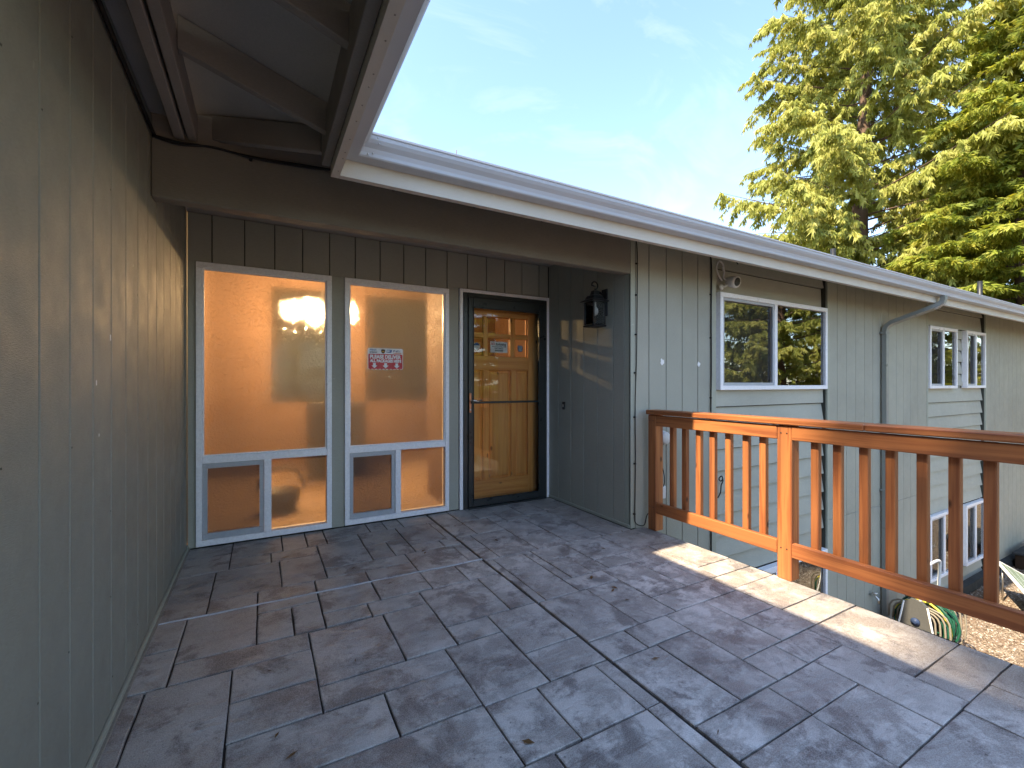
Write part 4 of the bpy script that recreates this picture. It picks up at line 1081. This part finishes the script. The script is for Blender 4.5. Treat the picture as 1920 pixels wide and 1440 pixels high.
text('lettering', 'VIDEO', .013, 1.918, 1.617, YN - .0022, M['black_print'], bd, width=.038)
sb = tag(link('shield_sticker', None, None, (2.455, YN, 1.6)), 'blue shield shaped sticker in the right lower pane of the wooden door', 'sticker')
pts = [(-.028, .034), (.028, .034), (.032, .01), (.030, -.018), (.016, -.032), (-.016, -.032), (-.030, -.018), (-.032, .01)]
poly('shield', [(2.456 + a, YN - .0012, 1.622 + b) for a, b in pts], [tuple(range(8))[::-1]], M['blue_print'], sb)
poly('shield_inset', [(2.456 + a * .84, YN - .0018, 1.622 + b * .84) for a, b in pts], [tuple(range(8))[::-1]], paint('pale_blue_print', (.30, .42, .60), .4, .03, speck=False, bump=0), sb)
box('shield_band', 2.430, 2.482, YN - .0026, YN - .0020, 1.612, 1.632, M['blue_print'], sb)
text('lettering', 'ADT', .018, 2.437, 1.616, YN - .0032, M['white_print'], sb, bold=.0008, width=.038)

# ------------------------------------------------------------------ hose reel
hr = thing('hose_reel', 'grey plastic hose reel cart holding a coiled green hose below the railing', 'hose reel', (7.4, 2.4, -2.2))
def side_panel(x):
    prof = [(2.16, -2.19), (2.62, -2.19), (2.50, -1.48), (2.44, -1.42), (2.34, -1.42), (2.28, -1.48)]
    n = len(prof); vs = [(x, a, b) for a, b in prof] + [(x + .05, a, b) for a, b in prof]
    o = poly('side_panel', vs, [tuple(range(n)), tuple(range(n, 2 * n))[::-1]] + [(i, n + i, n + (i + 1) % n, (i + 1) % n) for i in range(n)], M['grey_plastic'], hr)
    bars('edge_rib', [(x - .006, x + .056, 2.16, 2.19, -2.199, -2.16), (x - .006, x + .056, 2.59, 2.62, -2.199, -2.16)], M['white_plastic'], o)
    for ya, yb in ((2.155, 2.275), (2.625, 2.505)):
        tube('edge_rib', [(x - .003, ya, -2.17), (x - .003, yb, -1.47)], .010, M['white_plastic'], o, 6)
    return o
side_panel(7.02); side_panel(7.62)
lathe('knob', (7.02, 2.39, -1.68), [(.045, 0), (.045, -.02), (.025, -.024), (.025, -.03), (.012, -.032)], M['blue_plastic'], hr, 16, 'x')
for x in (7.10, 7.58):
    paths = []
    for k in range(5):
        w = .30 - k * .045; h = .30 - k * .028
        paths.append([(x, 2.39 + w * math.copysign(abs(math.cos(a)) ** .55, math.cos(a)), -1.76 + (h * .9) * math.copysign(abs(math.sin(a)) ** .55, math.sin(a))) for a in [R(20 * i) for i in range(19)]])
    tubes('flange', paths, .011, M['cream_plastic'], hr)
for k in range(15):
    x = 7.15 + (k % 8) * .055; r = .20 + .035 * (k // 8) + rnd.uniform(-.02, .03) + (.04 if k % 3 == 0 else 0)
    pts = [(x + .02 * math.sin(3 * a + k), 2.39 + r * math.cos(a), -1.76 + r * math.sin(a) - .012 * math.sin(a + k)) for a in [R(18 * i) for i in range(21)]]
    tube('hose_loop', pts, .013, M['hose_yellow'] if k in (4, 9) else M['hose_green'], hr, 7)
tube('handle', smooth_path([(7.06, 2.36, -1.45), (7.02, 2.32, -1.25), (6.99, 2.30, -1.10), (7.04, 2.31, -1.02), (7.3, 2.33, -1.0), (7.6, 2.35, -1.03), (7.66, 2.36, -1.12), (7.64, 2.37, -1.45)], 4), .017, M['white_plastic'], hr, 8)
tube('axle', [(7.05, 2.39, -1.76), (7.65, 2.39, -1.76)], .03, M['grey_plastic'], hr, 10)
fc = thing('garden_tap', 'small metal outdoor tap on the wall behind the hose reel', 'tap', (7.2, 2.8, -1.5))
tube('spout', [(6.98, 2.85, -1.52), (6.98, 2.79, -1.52), (6.97, 2.75, -1.55), (6.97, 2.745, -1.60)], .014, M['steel'], fc)
lathe('handle', (6.98, 2.79, -1.49), [(.004, -.02), (.03, .0), (.03, .012), (.01, .016)], M['steel'], fc, 10)

# ------------------------------------------------------------------ solar panel and lid
A = Vector((10.35, 2.5, -1.60)); B = Vector((9.05, 1.80, -1.74)); W_ = Vector((.56, .02, -.10))
sp = thing('solar_panel', 'framed solar panel lying tilted on the gravel at the far right', 'solar panel', (10.2, 2.2, -2.2))
d = (B - A).normalized(); s_ = (W_ - d * W_.dot(d)).normalized(); nrm = s_.cross(d).normalized()
if nrm.z < 0: nrm = -nrm
Lp, Wp = 1.45, .62
def loc3(u, v, w): return A + d * u + s_ * v + nrm * w
mrot = Matrix((d, s_, nrm)).transposed().to_euler()
def panel_box(name, u0, u1, v0, v1, w0, w1, mat):
    me = box_mesh(u1 - u0, v1 - v0, w1 - w0, mat, .002)
    c = loc3((u0 + u1) / 2, (v0 + v1) / 2, (w0 + w1) / 2)
    return link(name, me, sp, c, mrot)
panel_box('cell_sheet', .02, Lp - .02, .02, Wp - .02, 0, .008, M['solar'])
for nm, a in (('frame_bar', (0, Lp, 0, .02)), ('frame_bar', (0, Lp, Wp - .02, Wp)), ('frame_bar', (0, .0195, .021, Wp - .021)), ('frame_bar', (Lp - .0195, Lp, .021, Wp - .021))):
    panel_box(nm, *a, -.025, .012, M['white_plastic'])
for u, v in ((.15, .05), (.15, .55), (1.3, .05), (1.3, .55)):
    p = loc3(u, v, -.025); tube('leg', [p, (p.x, p.y, -2.2)], .012, M['steel'], sp, 6)
lid = thing('deck_box', 'low black box behind the solar panel at the far right', 'box', (12.6, 2.3, -2.2))
box('lid', 12.2, 13.6, 2.0, 2.74, -1.93, -1.88, M['flashing'], lid, .01)
box('body', 12.25, 13.55, 2.05, 2.72, -2.2, -1.931, M['dark_wood'], lid, .01)

# ------------------------------------------------------------------ roof vents and small things above the gutter line
for x, y, z, lab in ((10.64, 5.0, 4.12, 'grey vent pipe just showing above the front gutter left of the downspout'), (15.4, 4.0, 3.76, 'grey vent pipe just showing above the front gutter right of the downspout')):
    v = tag(lathe('vent_pipe', (x, y, z - 1.0), [(.05, 0), (.05, 1.0), (.042, 1.0), (.042, .95)], M['black_metal'], None, 14), lab, 'vent pipe')
an = tag(tube('twig', [(.93, 2.30, 2.44), (.94, 2.305, 2.53)], .0022, M['bark'], None, 5), 'thin upright twig sticking out of the front gutter near its corner', 'twig')

# ------------------------------------------------------------------ trees
def curve_limb(base, az, L, rise, curl, n=9):
    pts = []
    for i in range(n):
        t = i / (n - 1)
        r = L * t
        pts.append(Vector((base[0] + math.cos(az) * r, base[1] + math.sin(az) * r, base[2] + rise * L * t + curl * L * t * t)))
    return pts
def conifer(name, loc, H, Rr, limbs, seed, mat, label, z0=.1, sprays=9, leaf_n=9, leaf_l=.20, hang=.55, droop=.9, group=None, prof=.75, limb_rise=(-.05, .25), sag=(-.25, .12)):
    rs = np.random.default_rng(seed); rr = random.Random(seed)
    root = thing(name, label, 'tree', loc, group)
    tp = [Vector((loc[0] + .12 * math.sin(i * .7 + seed), loc[1] + .12 * math.cos(i * .9 + seed), loc[2] + H * i / 10)) for i in range(11)]
    tube('trunk', tp, [max(.02, .016 * H * (1 - i / 10.3)) for i in range(11)], M['bark'], root, 9)
    LV, LF = [], []
    P, D, Ln = [], [], []
    for i in range(limbs):
        f = z0 + (1 - z0) * ((i + rr.random()) / limbs)
        L = Rr * max(.06, (1 - f) ** prof) * rr.uniform(.62, 1.12)
        az = i * 2.39996 + rr.uniform(-.4, .4)
        k = min(9, int(f * 10)); c = tp[k].lerp(tp[k + 1], f * 10 - k)
        pts = curve_limb(c, az, L, rr.uniform(*limb_rise), rr.uniform(-.10, .12))
        vs, fs = tube_geo(pts, [max(.008, .035 * L / 4 * (1 - j / 9)) for j in range(len(pts))], 4)
        b = len(LV); LV += vs; LF += [tuple(q + b for q in fc_) for fc_ in fs[:-2]]
        ns = max(3, int(sprays * L / 1.1))
        for s in range(ns):
            t = .18 + .82 * ((s + rr.random()) / ns)
            j = min(len(pts) - 2, int(t * (len(pts) - 1))); p = pts[j].lerp(pts[j + 1], t * (len(pts) - 1) - j)
            side = 1 if s % 2 else -1
            sa = az + side * rr.uniform(.4, 1.25)
            sl = hang * rr.uniform(.55, 1.3) * (1.15 - .55 * t) * min(1, .45 + L / 3)
            e = p + Vector((math.cos(sa) * sl, math.sin(sa) * sl, rr.uniform(*sag) * sl))
            P.append((p, e, sl))
    # branchlets hang from each spray
    starts, dirs, lens, tint = [], [], [], []
    for (p, e, sl) in P:
        base_t = rr.uniform(.1, .9)
        for j in range(leaf_n):
            q = p.lerp(e, (j + rr.random()) / leaf_n)
            a = rr.uniform(0, 6.283)
            dz = -droop * rr.uniform(.5, 1.2)
            h = rr.uniform(.25, .75)
            out = (e - p).normalized()
            v = Vector((math.cos(a) * h + out.x * .35, math.sin(a) * h + out.y * .35, dz)).normalized()
            starts.append(q); dirs.append(v); lens.append(leaf_l * rr.uniform(.6, 1.7)); tint.append(min(1, max(0, base_t * .6 + rr.uniform(0, .45))))
    S = np.array(starts); Dv = np.array(dirs); Lv = np.array(lens)[:, None]; T0 = np.array(tint)
    rnd_v = rs.normal(size=S.shape); side = np.cross(Dv, rnd_v); side /= np.linalg.norm(side, axis=1, keepdims=True) + 1e-9
    w = Lv * rs.uniform(.075, .14, (len(S), 1))
    bend = rs.normal(size=S.shape) * .12 * Lv
    # feathered piece: a main blade and two side blades
    n = len(S); parts_ = []
    for off, sp_, ll in ((0.0, 0.0, 1.0), (.18, .5, .66), (.30, -.5, .66)):
        d2 = Dv + side * sp_ + rs.normal(size=S.shape) * .12; d2 /= np.linalg.norm(d2, axis=1, keepdims=True)
        sd = np.cross(d2, rnd_v); sd /= np.linalg.norm(sd, axis=1, keepdims=True) + 1e-9
        o_ = S + Dv * Lv * off
        parts_ += [o_, o_ + d2 * Lv * ll * .45 + sd * w * .8, o_ + d2 * Lv * ll, o_ + d2 * Lv * ll * .45 - sd * w * .8]
    V = np.stack(parts_, 1)
    F = (np.array([(0, 1, 2, 3), (4, 5, 6, 7), (8, 9, 10, 11)])[None] + (np.arange(n) * 12)[:, None, None]).reshape(-1, 4)
    print(name, n)
    Vw = V.reshape(-1, 3) - np.array(loc)
    me = np_mesh('crown', Vw, F, mat, np.repeat(T0, 3))
    link('crown', me, root, loc)
    poly('limbs', LV, LF, M['bark'], root, loc)
    return root
def copy_tree(src, loc, rz, s, label, group=None):
    r = src.copy(); COL.objects.link(r); r.location = loc; r.rotation_euler = (0, 0, rz); r.scale = (s, s, s); r['label'] = label
    if group: r['group'] = group
    elif 'group' in r: del r['group']
    for c in src.children:
        k = c.copy(); COL.objects.link(k); k.parent = r; k.location = c.location
    return r
T1 = conifer('cedar_tree', (20.6, 8.6, -2.2), 26, 5.9, 185, 3, M['leaf_cedar'], 'large drooping cedar tree behind the roof, lit yellow green', z0=.16, sprays=9, leaf_n=25, leaf_l=.24, hang=.85, droop=2.0, prof=.40, sag=(-1.1, -.1), limb_rise=(0, .35))
T2 = conifer('hemlock_tree', (20.5, 4.3, -2.2), 16, 4.4, 190, 8, M['leaf_bright'], 'dense bright green conifer at the right edge behind the roof', z0=.12, sprays=15, leaf_n=17, leaf_l=.21, hang=.75, droop=.45, prof=.5, limb_rise=(-.15, .1))
T3 = copy_tree(T1, (31, 8.8, -2.2), 1.1, .62, 'farther cedar tree glimpsed between the two nearer conifers')
# trees on the open side of the yard (they show in the window glass and shade the terrace)
T4 = copy_tree(T1, (18.5, -4.9, -2.2), .6, .72, 'bright conifer across the yard, mirrored in the wide window', 'yard conifers mirrored in the windows')
T5 = copy_tree(T1, (28, -4.5, -2.2), 2.2, .8, 'tall cedar across the yard, mirrored in the far windows', 'yard conifers mirrored in the windows')
T6 = copy_tree(T2, (11, -12.5, -2.2), 3.3, .9, 'conifer across the yard, mirrored in the glass storm door', 'yard conifers mirrored in the windows')
T7 = copy_tree(T1, (-10.2, -2.55, -2.2), .9, .95, 'tall cedar west of the house that dapples the terrace with shade')
# hedge outside the far window of the room
def bush(name, loc, rad, n, seed, mat, label, cat='hedge', leaf_l=.10):
    rs = np.random.default_rng(seed)
    d_ = rs.normal(size=(n, 3)); d_ /= np.linalg.norm(d_, axis=1, keepdims=True)
    r_ = rs.uniform(.55, 1.0, (n, 1)) ** .5
    C = d_ * r_ * np.array(rad) * (1 + .12 * np.sin(d_[:, :1] * 9 + seed) * np.cos(d_[:, 1:2] * 7))
    C[:, 2] += rad[2]
    u = rs.normal(size=(n, 3)); u /= np.linalg.norm(u, axis=1, keepdims=True)
    v = np.cross(u, rs.normal(size=(n, 3))); v /= np.linalg.norm(v, axis=1, keepdims=True)
    L = leaf_l * rs.uniform(.6, 1.4, (n, 1))
    V = np.stack([C, C + u * L * .5 + v * L * .28, C + u * L, C + u * L * .5 - v * L * .28], 1).reshape(-1, 3)
    F = np.arange(4 * n).reshape(-1, 4)
    o = link(name, np_mesh(name, V, F, mat, rs.uniform(0, 1, n)), None, loc)
    return tag(o, label, cat)
bush('hedge', (1.6, 9.0, -.9), (3.8, 1.0, 2.9), 52000, 4, M['leaf_dark'], 'dark hedge outside the far window, blurred by the hammered glass', leaf_l=.24)
bush('shrub', (9.5, -4.2, -2.2), (1.6, 1.3, 1.0), 12000, 6, M['leaf_bright'], 'rounded green shrub across the yard mirrored in the wide window', 'shrub')
bush('shrub', (13.5, -5.0, -2.2), (2.0, 1.4, 1.3), 14000, 7, M['leaf_dark'], 'darker spreading shrub across the yard mirrored in the wide window', 'shrub')
print('stones', STN)
